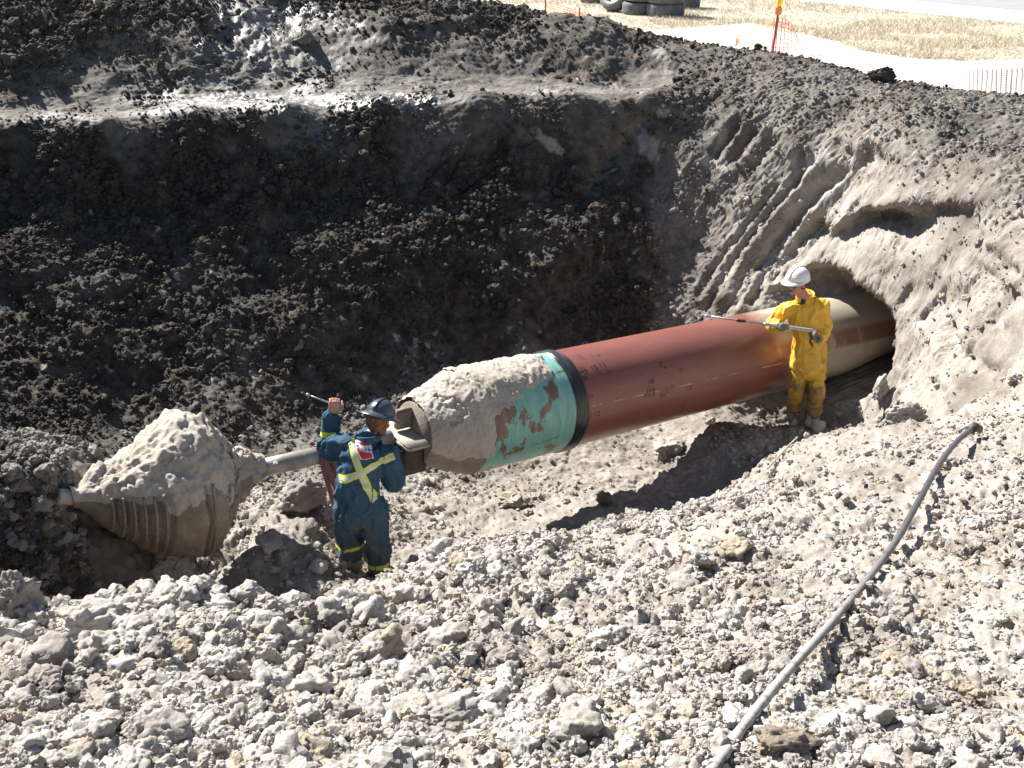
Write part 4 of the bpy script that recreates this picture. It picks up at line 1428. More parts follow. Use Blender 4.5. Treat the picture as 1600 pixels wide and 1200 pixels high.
# ------------------------------------------------------------------ warning light on its post, orange netting
M['orange'] = plain('orange_netting', (.80, .22, .10), .6, noise_amt=.15, bstr=0)
M['orange_pale'] = plain('glare_pale_netting', (.88, .70, .62), .7, noise_amt=.1, bstr=0)  # overexposed glare painted in as a pale netting colour
M['stake'] = plain('weathered_stake', (.16, .07, .05), .8, noise_amt=.4, scale=20)
M['stake_red'] = plain('red_painted_stake', (.38, .05, .05), .7, noise_amt=.3, scale=20)
m, nt_, N, L, B = new_mat('yellow_lens'); B.inputs['Base Color'].default_value = (.95, .72, .02, 1); B.inputs['Roughness'].default_value = .25
B.inputs['Transmission Weight'].default_value = .15
M['lens'] = m
pb = G(1207, 84, 0.0)
wp = empty('warning_light', (pb[0], pb[1], 0), 'thin leaning post with a yellow warning lamp and red box behind the spoil crest', 'warning light')
lean = Vector((.045, .0, 1)).normalized()
b0 = Vector((pb[0] - .01, pb[1], -.1))
v, f = tube([b0, b0 + lean * .42], .022, 8); mesh_obj('post', v, f, M['stake_red'], wp)
v, f = tube([b0 + lean * .42, b0 + lean * .84], .019, 8); tag(mesh_obj('post', v, f, M['stake'], wp), 'dark upper half of the post')
tp_ = b0 + lean * .77
v, f = box(tp_ + Vector((-.012, -.03, 0)), (.10, .07, .11)); mesh_obj('battery_box', v, f, M['orange'], wp, False)
v, f = tube([tp_ + lean * .05, tp_ + lean * .08, tp_ + lean * .15, tp_ + lean * .22, tp_ + lean * .25], [.03, .055, .062, .05, .02], 16)
mesh_obj('lamp_lens', v, f, M['lens'], wp)

def netting(name, label, bot, top_, nv, nh, mats, parent_loc):
    """bottom and top edge polylines in world space; strands are ribbons"""
    fe = empty(name, parent_loc, label, 'fence')
    bot = catmull(bot, 12); top_ = catmull(top_, 12)
    def at(line, t):
        x = t * (len(line) - 1); i = min(int(x), len(line) - 2)
        return line[i].lerp(line[i + 1], x - i)
    def S(t, h):
        a, b = at(bot, t), at(top_, t)
        q = a.lerp(b, h)
        w_ = mnoise.noise(Vector((t * 40, h * 2, 3.1))) * .03
        return q + Vector((0, w_, abs(w_) * .4))
    vs, fs = [], []
    def strand(pts, wvec, wd):
        n0 = len(vs)
        for p in pts:
            vs.append(p - wvec * wd); vs.append(p + wvec * wd)
        for i in range(len(pts) - 1):
            a = n0 + i * 2
            fs.append((a, a + 1, a + 3, a + 2))
    for i in range(nv):
        t = i / (nv - 1)
        pts = [S(t, h / 8) for h in range(9)]
        tang = (at(bot, min(t + .01, 1)) - at(bot, max(t - .01, 0))).normalized()
        strand(pts, tang, .008 if mats == 'orange' else .010)
    for j in range(nh):
        h = j / (nh - 1)
        pts = [S(k / 160, h) for k in range(161)]
        up = Vector((0, .6, .8)) if mats != 'orange' else Vector((0, 0, 1))
        strand(pts, up, .005 if mats == 'orange' else .006)
    mesh_obj('netting', vs, fs, M[mats], fe, False)
    return fe
def gp(px, py, z=0.02): return Vector(G(px, py, z))
def up_(v, h, dy=0): return Vector((v.x, v.y + dy, v.z + h))
b_ = [gp(1150, 66), gp(1180, 73), gp(1205, 80), gp(1230, 80), gp(1252, 76)]
t_ = [up_(b_[0], .06, .1), up_(b_[1], .35), up_(b_[2], .52), up_(b_[3], .46, .1), up_(b_[4], .18, .4)]
netting('orange_safety_fence', 'short upright orange netting tied to the warning light post', b_, t_, 17, 9, 'orange', tuple(b_[2]))
b_ = [gp(852, 26), gp(880, 32), gp(905, 36), gp(935, 42)]
t_ = [up_(b_[0], .30), up_(b_[1], .27), up_(b_[2], .22), up_(b_[3], .10)]
fe = netting('orange_safety_fence', 'low orange netting left of the tyres with a dark stake', b_, t_, 18, 7, 'orange', tuple(b_[0]))
v, f = tube([b_[0], b_[0] + Vector((.0, 0, .62))], .016, 8); mesh_obj('stake', v, f, M['stake'], fe)
v, f = tube([b_[2], b_[2] + Vector((.0, 0, .30))], .014, 8); mesh_obj('stake', v, f, M['stake'], fe)
b_ = [gp(1262, 92, .03), gp(1330, 112, .03), gp(1420, 132, .03), gp(1510, 150, .03), gp(1660, 158, .03)]
t_ = [gp(1262, 60, .05), gp(1330, 82, .06), gp(1420, 98, .05), gp(1510, 103, .05), gp(1660, 98, .06)]
netting('fallen_safety_fence', 'glare-paled netting collapsed flat on the gravel behind the right crest', b_, t_, 90, 18, 'orange_pale', tuple(b_[1]))
b_ = [gp(1070, 60, .03), gp(1110, 66, .03), gp(1148, 70, .03)]
t_ = [gp(1070, 48, .05), gp(1110, 50, .06), gp(1148, 52, .1)]
netting('fallen_safety_fence', 'pale netting lying between the tyres and the warning light', b_, t_, 28, 9, 'orange_pale', tuple(b_[1]))
# ------------------------------------------------------------------ people
M['skin'] = plain('skin', (.50, .27, .19), .55, noise_amt=.1, scale=30, bstr=.1)
M['skin_red'] = plain('ruddy_skin', (.42, .20, .15), .55, noise_amt=.12, scale=30, bstr=.1)
M['hair'] = plain('ginger_brown_hair', (.20, .085, .04), .7, noise_amt=.6, scale=90, bstr=.8)
M['hair_dark'] = plain('dark_hair', (.05, .03, .02), .7, noise_amt=.5, scale=90, bstr=.8)
M['eye'] = plain('dark_eye', (.02, .015, .012), .3, bstr=0)
M['glove'] = plain('muddy_grey_glove', (.17, .16, .14), .8, noise_amt=.5, scale=25, bstr=.4)
M['boot'] = plain('muddy_boot', (.22, .18, .13), .85, noise_amt=.45, scale=18, bstr=.6, bdist=.01)
M['helmet_white'] = plain('white_helmet_plastic', (.80, .80, .80), .3, noise_amt=.03, bstr=0)
M['helmet_grey'] = plain('blue_grey_aluminium_helmet', (.075, .09, .11), .32, .35, noise_amt=.15, scale=14, bstr=.1)
M['collar'] = plain('black_undershirt', (.03, .03, .035), .9, bstr=.1)
M['hi_yellow'] = plain('lime_reflective_tape', (.66, .72, .10), .6, noise_amt=.1, bstr=0)
M['hi_silver'] = plain('silver_reflective_strip', (.52, .55, .56), .45, .2, noise_amt=.15, bstr=0)
M['badge_red'] = plain('red_badge_cloth', (.50, .03, .04), .7, noise_amt=.2, bstr=0)
M['badge_white'] = plain('white_badge_cloth', (.72, .70, .72), .7, noise_amt=.1, bstr=0)
M['badge_blue'] = plain('blue_badge_thread', (.12, .14, .38), .7, bstr=0)

def cloth_material(name, col, dirt, dirt_col, base_z, rough, spec, dirt_top, scale=9):
    m, nt, N, L, B = new_mat(name)
    geo = N.new('ShaderNodeNewGeometry'); pos = geo.outputs['Position']
    sp = N.new('ShaderNodeSeparateXYZ'); L.new(pos, sp.inputs[0])
    a = nz(N, L, scale, 6, .7, vec=pos); b = nz(N, L, 40, 5, .7, vec=pos)
    c = mix(N, L, ramp(N, L, b, .3, .7), tuple(x * .85 for x in col), tuple(min(1, x * 1.12) for x in col))
    # splashed mud, thicker on the trouser legs
    hz = math_n(N, L, 'MULTIPLY_ADD', sp.outputs[2], -1.0 / dirt_top, (base_z + dirt_top) / dirt_top)
    k = math_n(N, L, 'MULTIPLY_ADD', hz, .42, a)
    c = mix(N, L, math_n(N, L, 'MULTIPLY', ramp(N, L, k, .60, .80), dirt), c, dirt_col)
    L.new(c, B.inputs['Base Color']); B.inputs['Roughness'].default_value = rough
    B.inputs['Specular IOR Level'].default_value = spec
    bump(N, L, B, b, .25, .004)
    return m

def capsule(pts, radii, seg=14, ref=None):
    v, f = tube(pts, radii, seg, True, ref=ref)
    caps = []
    for p, r in ((pts[0], radii[0]), (pts[-1], radii[-1])):
        rr2 = r if not isinstance(r, (tuple, list)) else min(r)
        caps.append(ellipsoid(p, (rr2,) * 3, None, 2))
    return join((v, f), *caps)

def head_parts(c, fwd, up, neck_base, s=1.0):
    """head centre c, facing fwd"""
    fwd = Vector(fwd).normalized(); up = (Vector(up) - fwd * Vector(up).dot(fwd)).normalized(); side = up.cross(fwd).normalized()
    R = Matrix((side, fwd, up)).transposed()
    c = Vector(c)
    def at(x, y, z): return c + side * x * s + fwd * y * s + up * z * s
    parts = [ellipsoid(at(0, -.012, .025), (.076 * s, .094 * s, .092 * s), R),
             ellipsoid(at(0, .028, -.045), (.058 * s, .062 * s, .070 * s), R),
             ellipsoid(at(0, .070, -.088), (.026 * s, .020 * s, .020 * s), R, 2),
             ellipsoid(at(0, .080, .012), (.050 * s, .014 * s, .012 * s), R, 2),
             ellipsoid(at(.038, .062, -.030), (.026 * s, .024 * s, .026 * s), R, 2), ellipsoid(at(-.038, .062, -.030), (.026 * s, .024 * s, .026 * s), R, 2),
             ellipsoid(at(.077, -.008, -.010), (.010 * s, .018 * s, .030 * s), R, 2), ellipsoid(at(-.077, -.008, -.010), (.010 * s, .018 * s, .030 * s), R, 2),
             capsule([at(0, .083, .004), at(0, .103, -.028), at(0, .092, -.036)], [.009 * s, .014 * s, .012 * s], 8),
             ellipsoid(at(0, .088, -.058), (.022 * s, .010 * s, .006 * s), R, 2), ellipsoid(at(0, .086, -.070), (.019 * s, .010 * s, .007 * s), R, 2),
             capsule([Vector(neck_base), at(0, -.020, -.07)], [.060, .054], 14)]
    return parts, at, R

def hand_parts(wrist, palm_dir, palm_nrm, curl, s=1.0, thumb_side=1):
    """palm plus four unequal fingers and a thumb; curl in radians per joint, bending towards palm_nrm"""
    w = Vector(wrist); d = Vector(palm_dir).normalized(); n = Vector(palm_nrm); n = (n - d * n.dot(d)).normalized(); sd = d.cross(n).normalized() * thumb_side
    R = Matrix((sd, d, n)).transposed()
    parts = [ellipsoid(w + d * .050 * s, (.040 * s, .056 * s, .017 * s), R, 3), ellipsoid(w + d * .035 * s + sd * .022 * s + n * .006 * s, (.020 * s, .030 * s, .016 * s), R, 2)]
    for i, (off, ln) in enumerate(((.030, .072), (.010, .080), (-.011, .075), (-.031, .060))):
        p = w + d * .088 * s + sd * off * s
        pts = [p - d * .02 * s, p]
        a = 0.0
        dd = d.copy()
        for j, fr in enumerate((.45, .30, .25)):
            a += curl * (1.0 if j else .8)
            dd = d * math.cos(a) + n * math.sin(a)
            p = p + dd * ln * fr * s
            pts.append(p)
        parts.append(capsule(pts, [.010 * s, .0100 * s, .0092 * s, .0085 * s, .0075 * s], 8))
    p = w + d * .025 * s + sd * .032 * s
    q1 = p + (d * .55 + sd * .75 + n * .3).normalized() * .038 * s
    q2 = q1 + (d * .75 + sd * .1 + n * .65).normalized() * .032 * s
    q3 = q2 + (d * .6 - sd * .35 + n * .7).normalized() * .024 * s
    parts.append(capsule([p, q1, q2, q3], [.014 * s, .012 * s, .0105 * s, .009 * s], 8))
    return parts

def local(parts_fn, base):
    return [([Vector(v) for v in vs], f) for vs, f in parts_fn]

def limb(pts, radii, ref=None):
    c = catmull(pts, 5)
    n = len(pts) - 1
    rr2 = []
    for i in range(len(c)):
        t = i / 5; k = min(int(t), n - 1); f = t - k
        a, b = radii[k], radii[k + 1]
        if isinstance(a, tuple): rr2.append(tuple(x + (y - x) * f for x, y in zip(a, b)))
        else: rr2.append(a + (b - a) * f)
    return capsule(c, rr2, 18, ref)

def fold_fn(seed, amp, sx=7.0, sz=3.0):
    def f(co):
        q = co * np.array([sx, sx, sz]) + seed
        w = np.stack([vnoise(q * .7, seed), vnoise(q * .7, seed + 1), vnoise(q * .7, seed + 2)], 1) * .8
        n = vnoise(q + w, seed + 3)
        rdg = np.exp(-(n / .16) ** 2) * 1.3 - .3
        d = co * np.array([9.0, 9.0, 9.0]) + seed * 3
        n2 = np.exp(-(vnoise(d + w * 1.5, seed + 5) / .22) ** 2) * 1.2 - .4
        return (np.clip(rdg, -1, 1) * amp + n2 * amp * .6).astype(np.float32)
    return f

def bvh_of(o):
    me = o.data
    return BVHTree.FromPolygons([v.co.copy() for v in me.vertices], [tuple(p.vertices) for p in me.polygons])

def helmet(parent, c, fwd, up, mat, full_brim, rx, ry, rz, name='hard_hat'):
    fwd = Vector(fwd).normalized(); up = (Vector(up) - fwd * Vector(up).dot(fwd)).normalized(); side = up.cross(fwd).normalized()
    vs, fs = [], []
    seg = 48
    rings = []
    for j in range(13):                       # dome
        a = (math.pi / 2) * j / 12
        rings.append((math.cos(a), math.sin(a)))
    for (k, z) in rings:
        for i in range(seg):
            t = 2 * math.pi * i / seg
            rid = 1 + .035 * (abs(math.sin(t)) < .16) * (z > .1) * (1 if not full_brim else 1.0)
            vs.append(Vector(c) + side * math.sin(t) * rx * k * 1 + fwd * math.cos(t) * ry * k + up * (z * rz * (1 + (rid - 1))))
    for j in range(12):
        for i in range(seg):
            i2 = (i + 1) % seg
            fs.append((j * seg + i, j * seg + i2, (j + 1) * seg + i2, (j + 1) * seg + i))
    shell = mesh_obj(name, vs, fs, mat, parent, True, False)
    vs, fs = [], []
    for (kk, dz) in ((1.0, .006), (1.02, .004), (1, 0), (1, 0), (1.0, 0), (.98, -.004)):
        pass
    prof = ((0.99, .008, 0), (1.0, .0, .25), (1.0, -.006, 1.0), (1.0, -.012, 1.0), (1.0, -.008, .3), (.97, -.004, 0))
    for (k, dz, e) in prof:
        for i in range(seg):
            t = 2 * math.pi * i / seg
            if full_brim:
                ext = .052 + .018 * max(0, math.cos(t)) + .010 * max(0, -math.cos(t))
            else:
                ext = .006 + .048 * max(0, math.cos(t)) ** 1.5
            vs.append(Vector(c) + side * math.sin(t) * (rx * k + ext * e) + fwd * math.cos(t) * (ry * k + ext * e) + up * (dz - (.018 * e if full_brim else .008 * e)))
    n = len(prof)
    for j in range(n - 1):
        for i in range(seg):
            i2 = (i + 1) % seg
            fs.append((j * seg + i, (j + 1) * seg + i, (j + 1) * seg + i2, j * seg + i2))
    br = mesh_obj('brim', vs, fs, mat, shell, True, False)
    # centre ridge
    path = []
    for j in range(17):
        a = math.radians(12) + (math.pi - math.radians(24)) * j / 16
        path.append(Vector(c) + fwd * math.cos(a) * (ry + .002) + up * (math.sin(a) * (rz + .002)))
    ribbon_local('crest_ridge', path, .022, side, mat, shell, .008)
    return shell, side, fwd, up

def ribbon_local(name, path, width, wdir, mat, parent, thick=.006):
    vs, fs = [], []
    n = len(path)
    for i, p in enumerate(path):
        d = (path[min(i + 1, n - 1)] - path[max(i - 1, 0)]).normalized()
        wd = Vector(wdir); wd = (wd - d * wd.dot(d)).normalized(); nn = d.cross(wd).normalized()
        for a, b in ((-.5, -.5), (.5, -.5), (.5, .5), (-.5, .5)):
            vs.append(p + wd * a * width + nn * b * thick)
    for i in range(n - 1):
        for k in range(4):
            k2 = (k + 1) % 4
            fs.append((i * 4 + k, i * 4 + k2, (i + 1) * 4 + k2, (i + 1) * 4 + k))
    fs += [(0, 3, 2, 1), tuple((n - 1) * 4 + k for k in range(4))]
    return mesh_obj(name, vs, fs, mat, parent, True, False)

def tape_on(name, bvh, pts, width, mat, parent, ray, lift=.005, n=24, across=3):
    """cloth tape laid on a garment: the pts line is cast on to it along ray"""
    ray = Vector(ray).normalized()
    line = []
    tot = sum((Vector(pts[i + 1]) - Vector(pts[i])).length for i in range(len(pts) - 1))
    for i in range(len(pts) - 1):
        a, b = Vector(pts[i]), Vector(pts[i + 1])
        m_ = max(2, int(n * (b - a).length / tot))
        for k in range(m_): line.append(a.lerp(b, k / m_))
    line.append(Vector(pts[-1]))
    vs, fs, oks = [], [], []
    for i, p in enumerate(line):
        d = (line[min(i + 1, len(line) - 1)] - line[max(i - 1, 0)]).normalized()
        wd = d.cross(ray).normalized()
        for k in range(across + 1):
            q = p + wd * width * (k / across - .5)
            h = bvh.ray_cast(q - ray * 1.5, ray, 3.0)
            if h[0] is None: vs.append(q); oks.append(False)
            else: vs.append(h[0] - ray * lift); oks.append(True)
    c = across + 1
    for i in range(len(line) - 1):
        for k in range(across):
            f = (i * c + k, i * c + k + 1, (i + 1) * c + k + 1, (i + 1) * c + k)
            if all(oks[j] for j in f) and max((vs[f[0]] - vs[f[2]]).length, (vs[f[1]] - vs[f[3]]).length) < .12: fs.append(f)
    return mesh_obj(name, vs, fs, mat, parent, True, False)

def tape_ring(name, bvh, c, axis_d, width, mat, parent, lift=.004, reach=.16):
    c = Vector(c); r, u = frame(axis_d); ad = Vector(axis_d).normalized()
    vs, fs = [], []
    seg = 28
    for k in range(3):
        cc = c + ad * width * (k / 2 - .5)
        for i in range(seg):
            t = 2 * math.pi * i / seg
            dr = r * math.cos(t) + u * math.sin(t)
            h = bvh.ray_cast(cc, dr, reach)
            vs.append((h[0] if h[0] is not None else cc + dr * .07) + dr * lift)
    for k in range(2):
        for i in range(seg):
            i2 = (i + 1) % seg
            fs.append((k * seg + i, k * seg + i2, (k + 1) * seg + i2, (k + 1) * seg + i))
    return mesh_obj(name, vs, fs, mat, parent, True, False)

V = lambda *a: Vector(a)

# ---- the man in yellow rain gear
gy_ = P(1252, 657, 9.72)
YZ = max(ground_z(gy_[0], gy_[1]) + .04, gy_[2] - .02)
YB = Vector((gy_[0], gy_[1], YZ))
ym = empty('person', tuple(YB), 'man in yellow rain suit and white hard hat standing by the red pipe', 'person')
M['rain'] = cloth_material('yellow_rain_cloth', (.72, .42, .035), .4, (.30, .20, .08), YB.z, .5, .4, 1.4)
M['rain_trousers'] = cloth_material('muddy_yellow_trouser_cloth', (.60, .34, .03), .85, (.14, .10, .055), YB.z, .5, .4, .9, 7)
hc = V(-.245, -.06, 1.585)
neck = V(-.13, .0, 1.40)
face = V(-.80, -.58, -.10)
hp_, hat, hR = head_parts(hc, face, (0, .02, 1), neck)
sh_r, el_r, wr_r = V(-.27, .0, 1.30), V(-.41, .08, 1.10), V(-.38, -.12, 1.13)
sh_l, el_l, wr_l = V(.04, .0, 1.33), V(.12, .05, 1.06), V(-.01, -.20, 1.045)
kn_r, an_r = V(-.10, -.03, .48), V(-.08, .06, .10)
kn_l, an_l = V(.09, -.06, .47), V(.10, -.06, .08)
hip_r, hip_l = V(-.10, .0, .88), V(.08, .0, .88)
core = [limb([V(-.01, 0, .84), V(-.03, 0, 1.05), V(-.09, 0, 1.28), V(-.12, 0, 1.36)], [(.12, .08), (.10, .075), (.11, .07), (.06, .05)], (1, 0, 0)),
        limb([sh_r, el_r, wr_r], [.04, .034, .028]), limb([sh_l, el_l, wr_l], [.04, .034, .028]),
        limb([V(-.10, 0, 1.30), sh_r], [.045, .04]), limb([V(-.10, 0, 1.30), sh_l], [.045, .04]),
        limb([hip_r, kn_r, an_r], [.08, .055, .040]), limb([hip_l, kn_l, an_l], [.08, .055, .040])]
body = remeshed('body', hp_ + core, .0085, M['skin_red'], ym, 2)
for sx in (-.030, .030):
    v, f = ellipsoid(hat(sx, .079, -.008), (.012, .008, .007), hR, 2); mesh_obj('eye', v, f, M['eye'], ym, True, False)
v, f = ellipsoid(hat(0, .094, -.064), (.020, .005, .003), hR, 2); mesh_obj('mouth', v, f, M['eye'], ym, True, False)
v, f = join(ellipsoid(hat(0, -.040, -.015), (.080, .074, .065), hR, 3), ellipsoid(hat(0, -.058, -.050), (.060, .045, .045), hR, 3))
mesh_obj('hair', v, f, M['hair_dark'], ym, True, False)
v, f = join(ellipsoid(hat(0, .090, -.050), (.026, .011, .008), hR, 2))
mesh_obj('moustache', v, f, M['hair_dark'], ym, True, False)
sh_, sd_, fw_, up__ = helmet(ym, hat(0, -.004, .048), face, (0, .05, 1), M['helmet_white'], False, .112, .135, .120)
lg_c = hat(.0, 0, 0)
for (tt, mt_, sz_) in ((.62, 'hi_yellow', .016), (.95, 'stake_red', .010)):
    d0 = sd_ * math.sin(tt) * .1135 + fw_ * math.cos(tt) * .136
    v, f = ellipsoid(hat(0, -.004, .048) + d0 * .90 + up__ * .048, (sz_, .006, sz_ * .8), Matrix((d0.normalized().cross(up__), d0.normalized(), up__)).transposed(), 2)
    mesh_obj('helmet_sticker', v, f, M['orange'] if mt_ != 'hi_yellow' else M['lens'], sh_, True, False)
# trousers
tr = [limb([hip_r + V(0.015, 0, .0), kn_r + V(0, 0, .0), an_r + V(0, 0, .06)], [.095, .083, .076]),
      limb([hip_l + V(-.01, 0, .0), kn_l, an_l + V(0, 0, .07)], [.095, .083, .076]),
      limb([V(-.01, 0, .84), V(-.02, 0, 1.0)], [(.15, .12), (.14, .11)], (1, 0, 0))]
trousers = remeshed('rain_trousers', tr, .011, M['rain_trousers'], ym, 2, fold_fn(31, .013, 6, 9))
# jacket, flaring hem
jk = [limb([V(-.015, 0, .66), V(-.02, 0, .80), V(-.04, 0, 1.0), V(-.09, 0, 1.18), V(-.115, .0, 1.29)], [(.195, .17), (.165, .14), (.143, .128), (.165, .125), (.15, .11)], (1, 0, 0)),
      limb([V(-.10, .0, 1.31), V(-.115, .01, 1.40)], [(.11, .09), (.078, .075)], (1, 0, 0)),
      limb([V(-.11, 0, 1.31), sh_r + V(.02, 0, .0)], [.085, .078]), limb([V(-.11, 0, 1.32), sh_l + V(-.02, 0, .0)], [.085, .078]),
      limb([sh_r, el_r, wr_r + V(0, .03, 0)], [.080, .070, .060]), limb([sh_l, el_l, wr_l + V(.02, .03, 0)], [.083, .076, .060])]
jacket = remeshed('rain_jacket', jk, .010, M['rain'], ym, 2, fold_fn(41, .015, 8, 5))
jb = bvh_of(jacket)
# collar, dark undershirt and front flap
cp_ = []
for k in range(15):
    t = math.radians(-50) + math.radians(280) * k / 14
    cp_.append(neck + V(math.cos(t) * .088 - .0, -math.sin(t) * -.085, .03 + .012 * math.sin(t)) + V(0, 0, -.015 * (math.sin(t) < -.2)))
ribbon_local('collar', cp_, .065, (0, 0, 1), M['rain'], jacket, .012)
v, f = ellipsoid(neck + V(-.03, -.035, .0), (.050, .034, .062), None, 3)
mesh_obj('undershirt', v, f, M['collar'], ym, True, False)
tape_on('front_flap', jb, [V(-.15, 0, 1.33), V(-.10, 0, 1.05), V(-.06, 0, .68)], .05, M['rain'], jacket, (0, 1, 0), .008)
# gloves closing round the lance
LA, LB = V(-.06, -.235, 1.14), V(-1.05, -.20, 1.275)          # lance butt and tip, relative to the man
ld = (LB - LA).normalized()
g_r = LA + ld * ((wr_r + V(.0, -.09, 0) - LA).dot(ld))
gr_ = hand_parts(g_r + V(.01, .075, -.045), V(-.05, -.8, .25), V(-.1, -.1, 1), .95, 1.12, 1)
remeshed('glove', [limb([wr_r + V(0, .02, 0), g_r + V(.01, .07, -.045)], [.045, .034])] + gr_, .006, M['glove'], ym, 1)
gl_ = hand_parts(V(-.005, -.22, 1.035), V(-.55, -.25, .35), V(.25, .2, 1), .9, 1.12, -1)
remeshed('glove', [limb([wr_l + V(.03, .03, 0), V(0, -.215, 1.035)], [.046, .036])] + gl_, .006, M['glove'], ym, 1)
# boots
for (an, dr, lab) in ((an_r, V(-.25, -1, 0), None), (an_l, V(.10, -1, 0), 'boot thickly caked in pale mud')):
    d = dr.normalized(); g = V(an.x, an.y, 0)
    b = [limb([g + V(0, 0, .22), g + V(0, 0, .06)], [.066, .062]), limb([g + V(0, 0, .045) - d * .04, g + V(0, 0, .045) + d * .10, g + V(0, 0, .04) + d * .18], [(.05, .05), (.056, .05), (.046, .036)], (d.y, -d.x, 0))]
    if lab: b += [ellipsoid(g + d * .10 + V(.02, 0, .055), (.075, .09, .045), None, 2), ellipsoid(g + d * .03 + V(-.05, 0, .04), (.05, .06, .04), None, 2)]
    bo = remeshed('boot', b, .010, M['mud'] if lab else M['boot'], ym, 1, fold_fn(51, .010, 14, 14))
    if lab: tag(bo, lab)

# lance: thing of its own, held
lw = empty('spray_lance', tuple(YB + LA), 'long thin grey pressure washing lance held by the man in yellow', 'spray lance')
M['lance_grip'] = plain('grey_lance_sleeve', (.42, .42, .42), .4, .3, noise_amt=.2, bstr=0)
M['lance_tube'] = plain('dirty_lance_tube', (.40, .36, .31), .5, .4, noise_amt=.4, scale=30, bstr=0)
v, f = tube([V(0, 0, 0), ld * .03, ld * .50, ld * .52], [.016, .021, .018, .012], 14); mesh_obj('grip_sleeve', v, f, M['lance_grip'], lw, True, False)
v, f = tube([ld * .50, ld * 1.07], .0095, 10); mesh_obj('lance_tube', v, f, M['lance_tube'], lw, True, False)
v, f = tube([ld * .70, ld * .72, ld * .78, ld * .80], [.010, .017, .017, .010], 10); mesh_obj('coupling', v, f, M['steel_dark_and_shade'], lw, True, False)
v, f = tube([ld * 1.05, ld * 1.06, ld * 1.10, ld * 1.115], [.010, .015, .015, .009], 10); mesh_obj('nozzle', v, f, M['lance_grip'], lw, True, False)
v, f = tube(catmull([V(0, 0, -.005), V(-.015, -.03, -.05), V(-.04, -.02, -.09), V(.0, .0, -.16)], 5), .012, 10); mesh_obj('trigger_handle', v, f, M['steel_dark_and_shade'], lw, True, False)

# ---- the man in blue coveralls, seen from behind
BB = Vector(P(575, 905, 6.72)); 
bmn = empty('person', tuple(BB), 'man in blue coveralls with crossed lime tape, seen from behind beside the rod', 'person')
M['denim'] = cloth_material('faded_blue_coverall_cloth', (.040, .088, .135), .5, (.13, .12, .10), BB.z, .85, .15, .9, 6)
hc = V(.135, .25, 1.295)
neck = V(.055, .11, 1.20)
face = V(.35, .80, -.52)
hp_, hat, hR = head_parts(hc, face, (.18, .25, 1), neck)
sh_l, el_l, wr_l = V(-.165, .10, 1.15), V(-.285, .26, 1.06), V(-.245, .30, 1.30)
sh_r, el_r, wr_r = V(.195, .09, 1.08), V(.235, .09, .86), V(.205, .30, .74)
hip_l, kn_l, an_l = V(-.115, -.02, .70), V(-.135, .04, .28), V(-.095, -.0, -.13)
hip_r, kn_r, an_r = V(.07, -.02, .70), V(.095, .0, .27), V(.085, -.06, -.15)
core = [limb([V(-.02, -.02, .70), V(-.02, .0, .9), V(.01, .07, 1.06), V(.04, .10, 1.17)], [(.13, .09), (.12, .085), (.12, .075), (.06, .05)], (1, 0, 0)),
        limb([sh_l, el_l, wr_l], [.05, .042, .030]), limb([sh_r, el_r, wr_r], [.05, .042, .030]),
        limb([hip_l, kn_l, an_l], [.08, .055, .042]), limb([hip_r, kn_r, an_r], [.08, .055, .042])]
hl_ = hand_parts(wr_l + V(.012, .0, .015), V(.22, .05, .9), V(-.25, 1, -.05), 1.15, 1.1, -1)
hr_ = hand_parts(wr_r, V(-.15, .6, -.7), V(-1, 0, -.2), .6, 1.05, 1)
body = remeshed('body', hp_ + core + hl_ + hr_, .0075, M['skin'], bmn, 1)
for sx in (-.030, .030):
    v, f = ellipsoid(hat(sx, .079, -.008), (.012, .008, .007), hR, 2); mesh_obj('eye', v, f, M['eye'], bmn, True, False)
hv = remeshed('hair', [ellipsoid(hat(0, -.030, -.010), (.086, .082, .085), hR, 3), ellipsoid(hat(0, -.062, -.062), (.068, .045, .050), hR, 3), ellipsoid(hat(.05, -.03, -.07), (.035, .045, .05), hR, 2), ellipsoid(hat(-.055, -.03, -.07), (.03, .045, .05), hR, 2)], .006, M['hair'], bmn, 1, fold_fn(61, .008, 30, 22))
helmet(bmn, hat(0, -.008, .045), face, (.18, .25, 1), M['helmet_grey'], True, .108, .130, .118)
cv = [limb([V(-.025, -.03, .66), V(-.025, -.03, .80), V(-.015, .0, .95), V(.0, .05, 1.08), V(.02, .09, 1.15)], [(.195, .15), (.18, .145), (.168, .14), (.178, .135), (.15, .11)], (1, 0, 0)),
      limb([V(.02, .09, 1.13), V(.05, .115, 1.20)], [(.15, .10), (.09, .08)], (1, 0, 0)),
      limb([V(.0, .09, 1.13), sh_l], [.09, .08]), limb([V(.02, .09, 1.11), sh_r], [.095, .083]),
      limb([sh_l, el_l, wr_l + V(-.005, 0, -.015)], [.082, .074, .056]), limb([sh_r, el_r, wr_r + V(0, -.03, .02)], [.086, .078, .062]),
      limb([hip_l, kn_l, kn_l.lerp(an_l, .15)], [.112, .088, .084]), limb([hip_r, kn_r, kn_r.lerp(an_r, .42)], [.112, .092, .086])]
cov = remeshed('coverall', cv, .0095, M['denim'], bmn, 2, fold_fn(71, .020, 8.5, 3.2))
cb = bvh_of(cov)
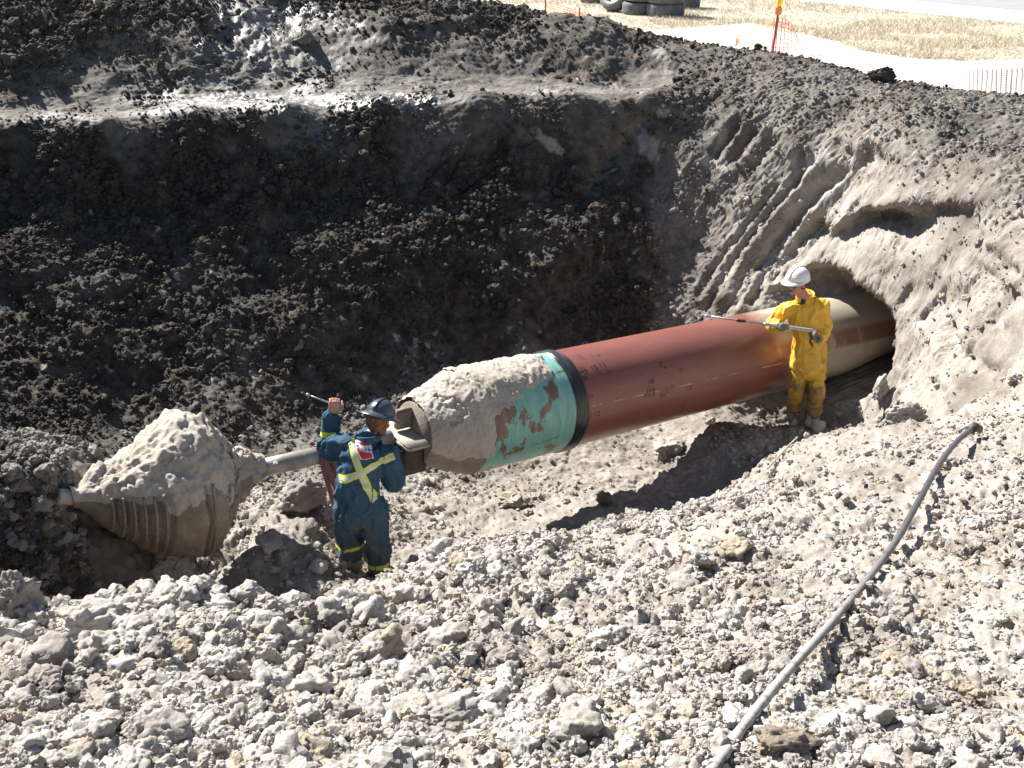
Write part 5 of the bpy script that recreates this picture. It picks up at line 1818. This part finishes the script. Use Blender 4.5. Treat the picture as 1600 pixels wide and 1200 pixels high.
# collar
cp_ = []
for k in range(15):
    t = 2 * math.pi * k / 14
    cp_.append(neck + V(math.cos(t) * .092, math.sin(t) * .088, .012 - .02 * math.sin(t)))
ribbon_local('collar', cp_, .055, (0, 0, 1), M['denim'], cov, .012)
def px2l(px, py, y=.0):
    """pixel of the photo to the man's local x, z at depth y"""
    q = P(px, py, BB.y + y) - np.array(BB)
    return V(q[0], y, q[2])
rayd = (0, 1, 0)
def tape2(a, b, w=.052):
    pa, pb = px2l(*a), px2l(*b)
    tape_on('reflective_tape', cb, [pa, pb], w, M['hi_yellow'], cov, rayd, .006, 26, 4)
    tape_on('silver_strip', cb, [pa, pb], w * .36, M['hi_silver'], cov, rayd, .009, 26, 2)
tape2((541, 678), (590, 770)); tape2((532, 738), (616, 713))
# badge on the back: red diamond with a white band and small blue lettering
pc = px2l(568, 699)
def quad_on(name, pts, mat, lift):
    bm_v, bm_f = [], []
    n = 6
    a, b, c, d = [Vector(p) for p in pts]
    for i in range(n + 1):
        for j in range(n + 1):
            q = a.lerp(b, i / n).lerp(d.lerp(c, i / n), j / n)
            h = cb.ray_cast(q - V(0, 1.5, 0), V(0, 1, 0), 3)
            bm_v.append((h[0] if h[0] is not None else q) - V(0, lift, 0))
    for i in range(n):
        for j in range(n):
            bm_f.append((i * (n + 1) + j, (i + 1) * (n + 1) + j, (i + 1) * (n + 1) + j + 1, i * (n + 1) + j + 1))
    return mesh_obj(name, bm_v, bm_f, mat, cov, True, False)
A_, B_, C_, D_ = [px2l(*q) for q in ((552, 691), (575, 691), (586, 712), (565, 710))]
def quv(u, v): return A_.lerp(B_, u).lerp(D_.lerp(C_, u), v)
quad_on('back_badge', [quv(0, 0), quv(1, 0), quv(1, 1), quv(0, 1)], M['badge_white'], .006)
quad_on('back_badge', [quv(.12, .06), quv(.93, .06), quv(.93, .38), quv(.12, .02)], M['badge_red'], .009)
quad_on('back_badge', [quv(.06, .32), quv(.93, .70), quv(.88, .95), quv(.18, .95)], M['badge_red'], .009)
for i in range(6):
    u = .14 + i * .125
    quad_on('badge_lettering', [quv(u, .16 + u * .33), quv(u + .065, .20 + u * .33), quv(u + .065, .34 + u * .33), quv(u, .30 + u * .33)], M['badge_blue'], .011)
# tape rings on sleeve and trouser cuffs
tape_ring('reflective_tape', cb, el_l.lerp(wr_l, .45), wr_l - el_l, .05, M['hi_yellow'], cov)
tape_ring('reflective_tape', cb, kn_l.lerp(an_l, -.04), an_l - kn_l, .038, M['hi_yellow'], cov)
tape_ring('reflective_tape', cb, kn_r.lerp(an_r, .27), an_r - kn_r, .038, M['hi_yellow'], cov)
for an, kn in ((an_l, kn_l), (an_r, kn_r)):
    d = V(.05, 1, 0).normalized()
    g = V(an.x, an.y, an.z - .08)
    b = [limb([kn.lerp(an, .02), kn.lerp(an, .6), an, g + V(0, 0, .05)], [.066, .068, .064, .060]), limb([g + V(0, 0, .045) - d * .04, g + V(0, 0, .045) + d * .10, g + V(0, 0, .04) + d * .18], [(.05, .05), (.056, .05), (.046, .036)], (1, 0, 0))]
    remeshed('boot', b, .011, M['boot'], bmn, 1, fold_fn(52, .008, 14, 14))
# slim tool in the raised hand
hd = wr_l + V(.02, .0, .09)
tl = empty('hand_tool', tuple(BB + hd), 'slim shiny rod shaped tool held up in the raised hand of the man in blue', 'tool')
v, f = tube([V(.06, .02, -.02), V(-.02, .02, .01), V(-.10, .02, .045), V(-.17, .02, .075)], [.008, .008, .006, .006], 8); mesh_obj('shaft', v, f, M['lance_grip'], tl, True, False)
v, f = tube([V(-.165, .02, .073), V(-.185, .02, .082), V(-.20, .02, .088)], [.007, .013, .008], 8); mesh_obj('tip', v, f, M['steel'], tl, True, False)
